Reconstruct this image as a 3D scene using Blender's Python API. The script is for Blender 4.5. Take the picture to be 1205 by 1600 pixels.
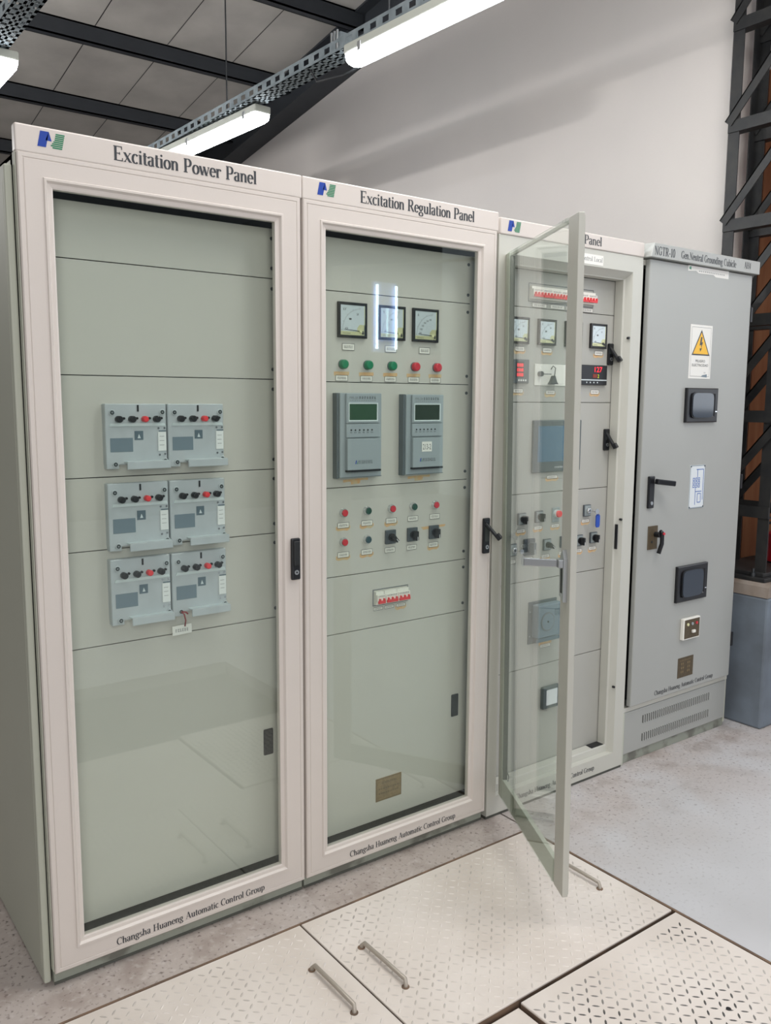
import bpy, bmesh, math, random
from mathutils import Vector, Matrix
random.seed(7)
for o in list(bpy.data.objects): bpy.data.objects.remove(o)
SC = bpy.context.scene; COL = SC.collection
PI = math.pi
# ------------------------------------------------------------ camera
cam = bpy.data.cameras.new('camera'); co = bpy.data.objects.new('camera', cam); COL.objects.link(co)
fw = Vector((0.59291556, 0.79470511, -0.12998051)); rt = Vector((0.80196386, -0.59734194, 0.00604833)); up = Vector((0.07283617, 0.10782582, 0.9914981))
co.matrix_world = Matrix(((rt.x, up.x, -fw.x, -0.56443862), (rt.y, up.y, -fw.y, -2.24905947), (rt.z, up.z, -fw.z, 1.60246497), (0, 0, 0, 1)))
cam.sensor_fit = 'VERTICAL'; cam.sensor_height = 36.0; cam.lens = 36.0*1335.22/1600.0
cam.shift_x = 0.0; cam.clip_start = 0.02
SC.camera = co
# ------------------------------------------------------------ light
w = bpy.data.worlds.new('world'); SC.world = w; w.use_nodes = True
w.node_tree.nodes['Background'].inputs[0].default_value = (0.80, 0.86, 0.95, 1); w.node_tree.nodes['Background'].inputs[1].default_value = 0.75
def area(name, loc, target, sx, sy, power, color):
    l = bpy.data.lights.new(name, 'AREA'); l.shape = 'RECTANGLE'; l.size = sx; l.size_y = sy; l.energy = power; l.color = color
    o = bpy.data.objects.new(name, l); COL.objects.link(o); o.location = loc
    o.rotation_euler = (Vector(target)-Vector(loc)).to_track_quat('-Z', 'Y').to_euler(); return o
# daylight through the hall's big doors behind and to the right of the viewer, ceiling lamp rows of the hall behind the viewer
area('door_daylight', (-1.8, -6.0, 2.9), (1.9, 1.2, 1.7), 3.2, 3.6, 205, (1.0, 0.97, 0.94))
area('side_daylight', (6.4, -1.7, 2.6), (2.6, -1.0, 0.0), 2.6, 2.6, 60, (0.88, 0.94, 1.0))
area('lamp_rows', (1.5, -0.95, 3.9), (1.7, -0.7, 0), 4.2, .8, 108, (1.0, 0.985, 0.96))
area('left_shadow_lamp', (-0.85, 3.6, 2.92), (3.5, 2.6, 3.2), 0.25, 0.06, 52, (1.0, 0.985, 0.97))  # unseen lamp added to throw the tray's shadow band on the white wall
SC.view_settings.view_transform = 'Standard'; SC.view_settings.look = 'None'; SC.view_settings.gamma = 1.0
SC.view_settings.exposure = -0.08; SC.view_settings.use_curve_mapping = False
# ------------------------------------------------------------ materials
def lin(h):
    c = [int(h[i:i+2], 16)/255 for i in (0, 2, 4)]
    return tuple(x/12.92 if x <= .04045 else ((x+.055)/1.055)**2.4 for x in c)
MATS = {}
def mat(name, hexc, rough=.5, metal=0.0, var=0.0, scale=6.0, hex2=None, bump=0.0, bscale=60.0, emit=0.0, spec=None, lo=.35, hi=.7, stretch=None, detail=6):
    m = bpy.data.materials.new(name); m.use_nodes = True; nt = m.node_tree; b = nt.nodes['Principled BSDF']
    c = lin(hexc); b.inputs['Base Color'].default_value = (*c, 1); b.inputs['Roughness'].default_value = rough; b.inputs['Metallic'].default_value = metal
    if spec is not None: b.inputs['Specular IOR Level'].default_value = spec
    tc = nt.nodes.new('ShaderNodeNewGeometry')
    src = tc.outputs['Position']
    if stretch:
        mp = nt.nodes.new('ShaderNodeMapping'); mp.inputs['Scale'].default_value = stretch; nt.links.new(src, mp.inputs[0]); src = mp.outputs[0]
    if var > 0 or hex2:
        n = nt.nodes.new('ShaderNodeTexNoise'); n.inputs['Scale'].default_value = scale; n.inputs['Detail'].default_value = detail; nt.links.new(src, n.inputs['Vector'])
        r = nt.nodes.new('ShaderNodeMapRange'); r.inputs[1].default_value = lo; r.inputs[2].default_value = hi
        nt.links.new(n.outputs[0], r.inputs[0])
        mx = nt.nodes.new('ShaderNodeMix'); mx.data_type = 'RGBA'
        c2 = lin(hex2) if hex2 else tuple(max(0, x*(1-var)) for x in c)
        mx.inputs[6].default_value = (*c, 1); mx.inputs[7].default_value = (*c2, 1); nt.links.new(r.outputs[0], mx.inputs[0]); nt.links.new(mx.outputs[2], b.inputs['Base Color'])
    if bump > 0:
        n2 = nt.nodes.new('ShaderNodeTexNoise'); n2.inputs['Scale'].default_value = bscale; n2.inputs['Detail'].default_value = 4; nt.links.new(src, n2.inputs['Vector'])
        bp = nt.nodes.new('ShaderNodeBump'); bp.inputs['Strength'].default_value = bump; bp.inputs['Distance'].default_value = .004; nt.links.new(n2.outputs[0], bp.inputs['Height']); nt.links.new(bp.outputs[0], b.inputs['Normal'])
    if emit > 0:
        b.inputs['Emission Color'].default_value = (*c, 1); b.inputs['Emission Strength'].default_value = emit
    MATS[name] = m; return m
mat('cream', 'cfc6bf', .42, var=.035, scale=2.5, bump=.02, bscale=150)
mat('cream_shaded', 'b9bbad', .62, var=.05, scale=2.0)  # same cabinet paint, darkened and greened: shade of the sides put into the colour
mat('frame_grey', 'c0bfb6', .42, var=.04, scale=3.0)
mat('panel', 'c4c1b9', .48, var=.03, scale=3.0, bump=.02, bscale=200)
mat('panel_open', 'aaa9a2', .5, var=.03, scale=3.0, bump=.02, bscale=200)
mat('door_grey', 'a3a4a0', .42, var=.04, scale=2.0, bump=.02, bscale=200)
mat('plinth', '8f9388', .6, hex2='6c6c64', scale=9, lo=.5, hi=.62)
mat('plinth_bare', '55564f', .7, var=.3, scale=14)
mat('black', '15161a', .38)
mat('black_matt', '1b1d1f', .6)
mat('seam', '3a3f3d', .7)
mat('inside', '2a302f', .7)
mat('ink', '34373c', .5)
mat('ink_grey', '6a6d70', .5)
mat('logo_blue', '1e3f98', .4)
mat('logo_green', '1f7d58', .4)
mat('steel', 'b9bcbe', .3, .85)
mat('chrome', 'd8dadc', .15, 1.0)
mat('dark_steel', '4a4d50', .45, .7)
mat('alu', 'c0c6c9', .42, .15, var=.08, scale=20)
mat('alu_light', 'd3dcdd', .4, .1)
mat('slate', '70808a', .5)
mat('slate_dark', '5a6b75', .5)
mat('hole', '2c3738', .6)
mat('white', 'e4e6e4', .5)
mat('white_plastic', 'e6e3da', .45)
mat('paper', 'e6e4de', .7)
mat('tape', 'd6a877', .7, hex2='c8b995', scale=60)
mat('tape_dark', 'b0763d', .7)
mat('red', 'c9303f', .35)
mat('red_bright', 'e23a40', .4)
mat('green', '0f7a52', .35)
mat('green_dark', '1e4a3d', .3)
mat('teal_dark', '2c4a52', .3)
mat('dial_white', 'dfe7ec', .4)
mat('dial_cream', 'dedcae', .5)
mat('unit_grey', '9aa3a7', .42)
mat('unit_dark', '5f686c', .5)
mat('lcd', '31503a', .25)
mat('lcd_dark', '27372a', .25)
mat('hmi_frame', '4d5659', .4)
mat('hmi_screen', '4a6a80', .2)
mat('switch_grey', '4a5156', .45)
mat('switch_face', '8c9494', .45)
mat('key_blue', '1f49a8', .4)
mat('led_red', 'ff2535', .5, emit=1.6)
mat('led_dim', '7a2a1a', .5, emit=.15)
mat('led_yellow', 'c8d02a', .5, emit=.7)
mat('brass', '8f7a58', .5, .2, var=.25, scale=70)
mat('bronze', '5d503c', .5, .3, var=.2, scale=60)
mat('sign_yellow', 'ecb62c', .5)
mat('win_dark', '2b3440', .08)
mat('mimic', 'd9dee0', .2)
mat('mimic_blue', '3864b4', .4)
mat('plate_paint', 'dbd2ca', .55, hex2='cabfb5', scale=2.2, lo=.42, hi=.72, bump=.12, bscale=30)
mat('lozenge', 'd8cfc7', .6, hex2='aaa29a', scale=3.3, lo=.44, hi=.66, detail=3)
mat('lozenge_worn', 'c2bbb4', .6, hex2='4d4a47', scale=3.0, lo=.40, hi=.56, detail=3)
mat('rust', '7d6552', .85, hex2='54463b', scale=12)
mat('pit', '16181b', .9)
mat('pedestal', '727c87', .6, hex2='5f666e', scale=5, bump=.35, bscale=14)
mat('pedestal_top', '8f857c', .85, hex2='77685c', scale=9)
mat('col_dark', '1e1f21', .55, hex2='2c2b2a', scale=18, bump=.1, bscale=40)
mat('purlin', '33373d', .6, var=.2, scale=4)
mat('roof', 'b8b5b0', .85, hex2='a09d99', scale=2.2, bump=.1, bscale=50)
mat('galv', '7d868a', .75, .1, hex2='626c71', scale=14)
mat('fixture', 'a8aaa2', .5)
mat('tube_glow', 'f6fbff', .4, emit=34.0)
mat('tube_lamp', 'e2efff', .4, emit=20.0)
mat('lamp_back', '9fb4ec', .4, emit=.55)
mat('timber', '9b6a4b', .7, hex2='7a4a30', scale=2.5, stretch=(6, 6, .6))
mat('ext_red', 'd01a2c', .35)
mat('tag_red', '8c2f30', .6)
mat('rodpaint', 'a9a095', .45, .3)
mat('far_wall', '8b8c8c', .9)
def glass(name, tint, ior, boost):
    m = bpy.data.materials.new(name); m.use_nodes = True; nt = m.node_tree; nt.nodes.clear()
    out = nt.nodes.new('ShaderNodeOutputMaterial'); mx = nt.nodes.new('ShaderNodeMixShader'); t = nt.nodes.new('ShaderNodeBsdfTransparent'); g = nt.nodes.new('ShaderNodeBsdfGlossy')
    gm = nt.nodes.new('ShaderNodeNewGeometry'); dt = nt.nodes.new('ShaderNodeVectorMath'); dt.operation = 'DOT_PRODUCT'
    nt.links.new(gm.outputs['Incoming'], dt.inputs[0]); nt.links.new(gm.outputs['Normal'], dt.inputs[1])
    def mth(op, a, b, c=None):
        q = nt.nodes.new('ShaderNodeMath'); q.operation = op
        for i, v in enumerate((a, b, c)):
            if v is None: continue
            if isinstance(v, (int, float)): q.inputs[i].default_value = v
            else: nt.links.new(v, q.inputs[i])
        return q.outputs[0]
    p5 = mth('POWER', mth('SUBTRACT', 1.0, mth('ABSOLUTE', dt.outputs['Value'], 0)), 5.0)
    r0 = ((ior-1)/(ior+1))**2
    nt.links.new(mth('MULTIPLY', mth('MULTIPLY_ADD', p5, 1-r0, r0), boost), mx.inputs[0])
    t.inputs[0].default_value = (*tint, 1); g.inputs['Roughness'].default_value = 0.0; g.inputs[0].default_value = (.95, 1, .98, 1)
    nt.links.new(t.outputs[0], mx.inputs[1]); nt.links.new(g.outputs[0], mx.inputs[2]); nt.links.new(mx.outputs[0], out.inputs[0]); MATS[name] = m
glass('glass', (.945, .968, .952), 1.5, 1.0)
glass('clear_plastic', (.97, .98, .98), 1.4, .5)
# white plaster wall
def plaster():
    m = mat('plaster', 'cbc5c1', .85, hex2='c3bebb', scale=.9, bump=.1, bscale=90); return m
plaster()
def floor_mat():
    m = bpy.data.materials.new('floor_paint'); m.use_nodes = True; nt = m.node_tree; b = nt.nodes['Principled BSDF']; L = nt.links.new
    g = nt.nodes.new('ShaderNodeNewGeometry'); sp = nt.nodes.new('ShaderNodeSeparateXYZ'); L(g.outputs['Position'], sp.inputs[0])
    def noise(s, d=6):
        n = nt.nodes.new('ShaderNodeTexNoise'); n.inputs['Scale'].default_value = s; n.inputs['Detail'].default_value = d; L(g.outputs['Position'], n.inputs['Vector']); return n.outputs[0]
    def rng(x, a, b_, c=0., d=1.):
        r = nt.nodes.new('ShaderNodeMapRange'); r.inputs[1].default_value = a; r.inputs[2].default_value = b_; r.inputs[3].default_value = c; r.inputs[4].default_value = d; L(x, r.inputs[0]); return r.outputs[0]
    def math_(op, a, b_):
        n = nt.nodes.new('ShaderNodeMath'); n.operation = op; n.use_clamp = True
        for i, v in enumerate((a, b_)):
            if isinstance(v, float): n.inputs[i].default_value = v
            else: L(v, n.inputs[i])
        return n.outputs[0]
    def mix(f, a, b_):
        n = nt.nodes.new('ShaderNodeMix'); n.data_type = 'RGBA'; L(f, n.inputs[0])
        for i, v in ((6, a), (7, b_)):
            if isinstance(v, str): n.inputs[i].default_value = (*lin(v), 1)
            else: L(v, n.inputs[i])
        return n.outputs[2]
    base = mix(rng(noise(1.3), .4, .65), 'c4c3c5', 'b8b7b8')
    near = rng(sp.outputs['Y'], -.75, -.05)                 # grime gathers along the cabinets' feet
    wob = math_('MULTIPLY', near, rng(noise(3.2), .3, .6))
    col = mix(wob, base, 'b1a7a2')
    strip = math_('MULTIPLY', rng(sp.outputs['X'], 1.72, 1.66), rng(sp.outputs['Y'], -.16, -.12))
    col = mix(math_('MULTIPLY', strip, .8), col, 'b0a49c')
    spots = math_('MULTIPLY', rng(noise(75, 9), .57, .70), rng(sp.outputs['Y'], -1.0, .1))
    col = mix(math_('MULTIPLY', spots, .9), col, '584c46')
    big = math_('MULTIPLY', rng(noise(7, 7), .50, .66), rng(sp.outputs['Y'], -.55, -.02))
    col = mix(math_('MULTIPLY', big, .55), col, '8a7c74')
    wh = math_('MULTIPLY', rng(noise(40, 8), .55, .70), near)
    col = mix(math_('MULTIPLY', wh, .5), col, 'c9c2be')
    L(col, b.inputs['Base Color']); b.inputs['Roughness'].default_value = .5
    bp = nt.nodes.new('ShaderNodeBump'); bp.inputs['Strength'].default_value = .25; bp.inputs['Distance'].default_value = .004; L(noise(20), bp.inputs['Height']); L(bp.outputs[0], b.inputs['Normal'])
    MATS['floor_paint'] = m
floor_mat()
# ------------------------------------------------------------ mesh builder
WORLD = {}
class MB:
    def __init__(s): s.bm = bmesh.new(); s.mats = []
    def mi(s, n):
        if n not in s.mats: s.mats.append(n)
        return s.mats.index(n)
    def _merge(s, t, m, M=None, smooth=False):
        if M is not None: bmesh.ops.transform(t, matrix=M, verts=t.verts)
        k = s.mi(m); mp = {v: s.bm.verts.new(v.co) for v in t.verts}
        for f in t.faces:
            try: nf = s.bm.faces.new([mp[v] for v in f.verts]); nf.material_index = k; nf.smooth = smooth
            except ValueError: pass
        t.free(); return s
    def box(s, x0, x1, y0, y1, z0, z1, m, bev=0.0, M=None, seg=2):
        t = bmesh.new(); bmesh.ops.create_cube(t, size=1)
        for v in t.verts: v.co = Vector(((x0+x1)/2+v.co.x*(x1-x0), (y0+y1)/2+v.co.y*(y1-y0), (z0+z1)/2+v.co.z*(z1-z0)))
        if bev > 0: bmesh.ops.bevel(t, geom=t.edges[:], offset=bev, segments=seg, affect='EDGES', profile=.5)
        return s._merge(t, m, M)
    def cyl(s, p0, p1, r0, m, r1=None, seg=20, cap=True, M=None, bev=0.0):
        p0 = Vector(p0); p1 = Vector(p1); r1 = r0 if r1 is None else r1; d = p1-p0; L = d.length
        t = bmesh.new(); q = d.normalized().to_track_quat('Z', 'Y').to_matrix()
        prof = [(0, r0), (L, r1)]
        if bev > 0: prof = [(0, r0), (L-bev, r1), (L-bev*.3, r1-bev*.3), (L, r1-bev)]
        rings = []
        for h, r in prof:
            rings.append([t.verts.new(p0+q@Vector((r*math.cos(2*PI*i/seg), r*math.sin(2*PI*i/seg), h))) for i in range(seg)])
        for a, b in zip(rings, rings[1:]):
            for i in range(seg): t.faces.new((a[i], a[(i+1) % seg], b[(i+1) % seg], b[i]))
        s._merge(t, m, M, True)
        if cap:
            t = bmesh.new()
            for k, (h, r) in ((0, prof[0]), (1, prof[-1])):
                vs = [t.verts.new(p0+q@Vector((r*math.cos(2*PI*i/seg), r*math.sin(2*PI*i/seg), h))) for i in range(seg)]
                t.faces.new(vs[::-1] if k == 0 else vs)
            s._merge(t, m, M)
        return s
    def poly(s, pts, m, M=None):
        t = bmesh.new(); t.faces.new([t.verts.new(Vector(p)) for p in pts]); return s._merge(t, m, M)
    def prism(s, pts2, y0, y1, m, M=None):
        # outline in (x, z), extruded from y0 to y1
        t = bmesh.new(); a = [t.verts.new((x, y0, z)) for x, z in pts2]; b = [t.verts.new((x, y1, z)) for x, z in pts2]; n = len(a)
        t.faces.new(a); t.faces.new(b[::-1])
        for i in range(n): t.faces.new((a[i], b[i], b[(i+1) % n], a[(i+1) % n]))
        bmesh.ops.recalc_face_normals(t, faces=t.faces[:])
        return s._merge(t, m, M)
    def tube(s, path, r, m, seg=10, M=None):
        P = [Vector(p) for p in path]; t = bmesh.new(); rings = []; n = None
        for i, p in enumerate(P):
            d = (P[min(i+1, len(P)-1)]-P[max(i-1, 0)]).normalized()
            if n is None: n = d.orthogonal().normalized()
            n = (n-d*n.dot(d)).normalized(); b = d.cross(n)
            rings.append([t.verts.new(p+r*(math.cos(2*PI*k/seg)*n+math.sin(2*PI*k/seg)*b)) for k in range(seg)])
        for a, b in zip(rings, rings[1:]):
            for k in range(seg): t.faces.new((a[k], a[(k+1) % seg], b[(k+1) % seg], b[k]))
        t.faces.new(rings[0][::-1]); t.faces.new(rings[-1]); return s._merge(t, m, M, True)
    def frame(s, x0, x1, z0, z1, prof, m, M=None):
        # mitred frame: loops at (inset, y) round the rectangle
        t = bmesh.new(); loops = []
        for ins, y in prof:
            i4 = ins if isinstance(ins, tuple) else (ins,)*4   # left, right, bottom, top
            loops.append([t.verts.new(c) for c in ((x0+i4[0], y, z0+i4[2]), (x1-i4[1], y, z0+i4[2]), (x1-i4[1], y, z1-i4[3]), (x0+i4[0], y, z1-i4[3]))])
        for a, b in zip(loops, loops[1:]):
            for k in range(4): t.faces.new((a[k], a[(k+1) % 4], b[(k+1) % 4], b[k]))
        return s._merge(t, m, M)
    def build(s, name, parent=None, M=None, origin=None, label=None, cat=None, group=None, kind=None):
        if M is not None: bmesh.ops.transform(s.bm, matrix=M, verts=s.bm.verts)
        vs = [v.co for v in s.bm.verts]
        lo = Vector([min(v[i] for v in vs) for i in range(3)]); hi = Vector([max(v[i] for v in vs) for i in range(3)])
        O = Vector(origin) if origin else Vector(((lo.x+hi.x)/2, (lo.y+hi.y)/2, (lo.z if parent is None else (lo.z+hi.z)/2)))
        bmesh.ops.translate(s.bm, vec=-O, verts=s.bm.verts)
        me = bpy.data.meshes.new(name); s.bm.to_mesh(me); s.bm.free()
        for n in s.mats: me.materials.append(MATS[n])
        o = bpy.data.objects.new(name, me); COL.objects.link(o)
        o.location = O-(WORLD[parent.name] if parent else Vector()); o.parent = parent; WORLD[o.name] = O
        tag(o, label, cat, group, kind); return o
def tag(o, label=None, cat=None, group=None, kind=None):
    for k, v in (('label', label), ('category', cat), ('group', group), ('kind', kind)):
        if v: o[k] = v
    return o
def thing(name, loc, label, cat, group=None):
    o = bpy.data.objects.new(name, None); COL.objects.link(o); o.location = loc; o.empty_display_size = .1; WORLD[o.name] = Vector(loc)
    return tag(o, label, cat, group)
# ------------------------------------------------------------ serif lettering drawn as pen strokes
def arc(cx, cz, rx, rz, a0, a1, n=12): return [(cx+rx*math.cos(math.radians(a0+(a1-a0)*i/n)), cz+rz*math.sin(math.radians(a0+(a1-a0)*i/n))) for i in range(n+1)]
TH, TN = .155, .055
def st(x, z0, z1): return [(x, z0), (x, z1)]
def sf(x, z, w=.15): return ('h', x-w, x+w, z)
def G(): 
    g = {}
    def add(ch, adv, *s): g[ch] = (adv, s)
    X = .66
    add('E', .72, st(.17, 0, 1), sf(.17, .97, .14), ('h', .05, .60, .97), ('h', .05, .64, .03), ('h', .17, .45, .51), ('v', .60, .78, 1), ('v', .64, 0, .22), ('v', .45, .42, .60))
    add('P', .68, st(.17, 0, 1), sf(.17, .03), ('h', .04, .36, .97), ('h', .17, .36, .45), arc(.36, .71, .20, .26, 90, -90))
    add('R', .76, st(.17, 0, 1), sf(.17, .03), ('h', .04, .36, .97), ('h', .17, .36, .48), arc(.36, .725, .19, .245, 90, -90), ('d', .36, .48, .66, .0), sf(.68, .03, .08))
    add('C', .72, arc(.40, .5, .32, .48, 52, 308, 20), ('v', .64, .66, .98))
    add('G', .80, arc(.40, .5, .32, .48, 52, 300, 20), ('v', .62, .66, .98), st(.62, .06, .42), sf(.62, .43, .13))
    add('A', .78, ('t', .10, 0, .38, 1), ('d', .38, 1, .66, 0), ('h', .2, .56, .33), sf(.10, .03, .10), sf(.67, .03, .12))
    add('H', .84, st(.17, 0, 1), st(.66, 0, 1), ('h', .17, .66, .5), sf(.17, .03), sf(.17, .97), sf(.66, .03), sf(.66, .97))
    add('L', .64, st(.17, 0, 1), sf(.17, .97), ('h', .04, .56, .03), ('v', .56, 0, .24))
    add('N', .84, ('t2', .17, 0, .17, 1), ('d', .15, 1, .67, 0), ('t2', .67, 0, .67, 1), sf(.15, .03, .1), sf(.12, .97, .1), sf(.67, .97, .1))
    add('T', .70, st(.35, 0, 1), sf(.35, .03), ('h', .05, .65, .97), ('v', .06, .76, 1), ('v', .64, .76, 1))
    add('a', .50, arc(.22, .50, .17, .14, 175, 10, 10), st(.36, .06, .52), arc(.22, .18, .14, .17, 75, 330, 14), ('h', .34, .48, .03))
    add('b', .56, st(.13, 0, 1), sf(.08, .97, .08), arc(.30, .32, .19, .31, 150, -150, 18))
    add('c', .48, arc(.27, .32, .19, .31, 40, 315, 16))
    add('d', .58, st(.43, 0, 1), sf(.38, .97, .08), sf(.48, .03, .07), arc(.26, .32, .18, .31, 30, 330, 18))
    add('e', .50, arc(.26, .33, .19, .31, 0, 318, 18), ('h', .1, .44, .36))
    add('g', .54, arc(.24, .43, .16, .20, 0, 360, 18), ('h', .36, .5, .62), arc(.25, -.10, .20, .16, 0, 360, 18), ('h', .12, .36, .16))
    add('h', .60, st(.13, 0, 1), sf(.08, .97, .08), sf(.13, .03, .1), arc(.30, .42, .15, .21, 160, 0, 9), st(.45, 0, .44), sf(.45, .03, .1))
    add('i', .30, st(.15, 0, .64), sf(.15, .03, .11), sf(.09, .63, .08), ('o', .15, .86, .085))
    add('l', .30, st(.15, 0, 1), sf(.15, .03, .11), sf(.09, .97, .08))
    add('m', .88, st(.13, 0, .64), sf(.08, .62, .08), sf(.13, .03, .1), arc(.27, .43, .14, .2, 160, 0, 9), st(.42, 0, .44), sf(.42, .03, .09), arc(.56, .43, .14, .2, 160, 0, 9), st(.71, 0, .44), sf(.71, .03, .1))
    add('n', .60, st(.13, 0, .64), sf(.08, .62, .08), sf(.13, .03, .1), arc(.30, .42, .15, .21, 160, 0, 9), st(.45, 0, .44), sf(.45, .03, .1))
    add('o', .54, arc(.27, .32, .20, .31, 0, 360, 22))
    add('p', .57, st(.13, -.30, .64), sf(.08, .62, .08), sf(.13, -.28, .1), arc(.30, .32, .19, .31, 150, -150, 18))
    add('r', .44, st(.13, 0, .64), sf(.08, .62, .08), sf(.14, .03, .11), arc(.29, .46, .13, .17, 170, 50, 6), ('o', .37, .56, .07))
    add('s', .42, arc(.21, .48, .13, .15, 40, 250, 12), arc(.21, .18, .14, .16, 70, -150, 12))
    add('t', .36, st(.16, .10, .84), ('h', .04, .32, .62), arc(.25, .12, .09, .1, 180, 320, 6))
    add('u', .60, st(.13, .2, .64), sf(.08, .62, .08), arc(.28, .22, .15, .2, 180, 340, 9), st(.45, 0, .64), sf(.40, .62, .08), ('h', .45, .56, .03))
    add('w', .80, ('d', .06, .64, .24, 0), ('t', .24, 0, .40, .64), ('d', .36, .64, .56, 0), ('t', .56, 0, .74, .64), sf(.07, .62, .09), sf(.38, .62, .09), sf(.72, .62, .08))
    add('x', .56, ('d', .08, .64, .46, 0), ('t', .08, 0, .46, .64), sf(.09, .62, .09), sf(.46, .62, .08), sf(.09, .03, .08), sf(.47, .03, .09))
    add('1', .46, st(.24, 0, 1), sf(.24, .03), ('t', .08, .82, .24, .98))
    add('0', .54, arc(.27, .5, .20, .48, 0, 360, 22))
    add('4', .54, st(.37, 0, 1), ('t', .06, .3, .37, 1), ('h', .05, .5, .28))
    add('-', .40, ('hh', .06, .34, .34))
    add('.', .24, ('o', .12, .05, .07))
    add(' ', .34)
    return g
GL = G()
def lettering(mb, txt, x0, x1, zb, cap, y, m, bold=1.0):
    tot = sum(GL[c][0] for c in txt); sx = (x1-x0)/tot; cx = x0; k = 0
    def quad(pts, yy): mb.poly([(cx+px*sx, yy, zb+pz*cap) for px, pz in pts], m)
    th, tn = TH*bold, TN*bold
    for ch in txt:
        adv, S = GL[ch]
        for i, s in enumerate(S):
            yy = y-.00004*(i+1)
            if isinstance(s, list):
                L = []; R = []
                for j, (px, pz) in enumerate(s):
                    a = s[max(j-1, 0)]; b = s[min(j+1, len(s)-1)]; dx = b[0]-a[0]; dz = b[1]-a[1]; ln = math.hypot(dx, dz) or 1; dx /= ln; dz /= ln
                    h = (tn+(th-tn)*abs(dz)**1.3)/2; L.append((px-dz*h, pz+dx*h)); R.append((px+dz*h, pz-dx*h))
                for j in range(len(s)-1): quad([L[j], R[j], R[j+1], L[j+1]], yy)
            elif s[0] == 'h': quad([(s[1], s[3]-tn/2), (s[2], s[3]-tn/2), (s[2], s[3]+tn/2), (s[1], s[3]+tn/2)], yy)
            elif s[0] == 'hh': quad([(s[1], s[3]-.05), (s[2], s[3]-.05), (s[2], s[3]+.05), (s[1], s[3]+.05)], yy)
            elif s[0] == 'v': quad([(s[1]-tn/2, s[2]), (s[1]+tn/2, s[2]), (s[1]+tn/2, s[3]), (s[1]-tn/2, s[3])], yy)
            elif s[0] in ('d', 't', 't2'):
                h = (th if s[0] == 'd' else tn)/2*1.05; _, a, b, c, d = s
                quad([(a-h, b), (a+h, b), (c+h, d), (c-h, d)], yy)
            elif s[0] == 'o': quad([(s[1]+s[3]*math.cos(2*PI*q/10), s[2]+s[3]*math.sin(2*PI*q/10)) for q in range(10)], yy)
        cx += adv*sx
def sans(mb, txt, x0, x1, zb, h, y, m, shear=0):
    cu = bpy.data.curves.new('t', 'FONT'); cu.body = txt; cu.size = 1; cu.resolution_u = 4
    o = bpy.data.objects.new('t', cu); COL.objects.link(o); dg = bpy.context.evaluated_depsgraph_get(); me = bpy.data.meshes.new_from_object(o.evaluated_get(dg))
    xs = [v.co.x for v in me.vertices]; ys = [v.co.y for v in me.vertices]
    a, b = min(xs), max(xs); c, d = min(ys), max(ys); k = mb.mi(m)
    vs = [mb.bm.verts.new((x0+(v.co.x-a)/(b-a)*(x1-x0)+shear*(v.co.y-c), y, zb+(v.co.y-c)/(d-c)*h)) for v in me.vertices]
    for p in me.polygons:
        try: f = mb.bm.faces.new([vs[i] for i in p.vertices]); f.material_index = k
        except ValueError: pass
    bpy.data.objects.remove(o); bpy.data.meshes.remove(me); bpy.data.curves.remove(cu)
def marks(mb, x0, x1, z0, z1, y, m, n):
    # worn, unreadable small print: short dashes
    w = (x1-x0)/n; r = random.Random(int(x0*9973+z0*7919))
    for i in range(n):
        a = x0+i*w
        for q in range(3):
            zz = z0+(z1-z0)*(q+.5)/3; l = r.uniform(.35, .8)*w
            mb.poly([(a+w*.1, y, zz-(z1-z0)*.07), (a+w*.1+l, y, zz-(z1-z0)*.07), (a+w*.1+l, y, zz+(z1-z0)*.07), (a+w*.1, y, zz+(z1-z0)*.07)], m)
        mb.poly([(a+w*.45, y-.00003, z0), (a+w*.55, y-.00003, z0), (a+w*.55, y-.00003, z1), (a+w*.45, y-.00003, z1)], m)
# ------------------------------------------------------------ the room
XW = 3.5
def struct(mb, name): return mb.build(name, kind='structure')
def slope(y): return 4.965-.144*y          # underside of the roof sheets
f = MB()
f.box(-5, 1.69, -.135, 9, -.12, 0, 'floor_paint'); f.box(1.698, 9, -9, 9, -.12, 0, 'floor_paint')
f.box(-5, 1.698, -7.5, -.135, -.14, -.075, 'pit'); f.box(-5, 1.698, -9, -2.4, -.12, 0, 'floor_paint'); f.box(-5, -1.6, -2.4, -.135, -.12, 0, 'floor_paint')
struct(f, 'floor')
b = MB(); b.box(XW, XW+.25, .34, 9, 0, 5.2, 'plaster'); struct(b, 'wall_right')
b = MB(); b.box(-5, XW, 8.6, 8.8, 0, 4.2, 'far_wall'); struct(b, 'wall_far')
b = MB(); b.box(-5.2, -5, -7.5, 8.8, 0, 5.5, 'far_wall'); struct(b, 'wall_left')
b = MB(); b.box(-5, 9, -9.2, -9.0, 0, 5.5, 'far_wall'); struct(b, 'wall_back')
b = MB(); b.box(4.62, 4.8, -.6, 2.2, 0, 5.4, 'plaster'); struct(b, 'wall_side')
# roof sheets: shallow ribs and lap lines run down the slope
b = MB()
n = 17
for i in range(n):
    x0 = -5+i*.56; x1 = x0+.553
    b.poly([(x0, -3, slope(-3)), (x0, 8.8, slope(8.8)), (x1, 8.8, slope(8.8)), (x1, -3, slope(-3))], 'roof')
    b.poly([(x1, -3, slope(-3)), (x1, 8.8, slope(8.8)), (x1+.007, 8.8, slope(8.8)+.02), (x1+.007, -3, slope(-3)+.02)], 'purlin')
b.poly([(-5, -3, slope(-3)+.03), (-5, 8.8, slope(8.8)+.03), (5, 8.8, slope(8.8)+.03), (5, -3, slope(-3)+.03)], 'purlin')
struct(b, 'ceiling')
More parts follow.
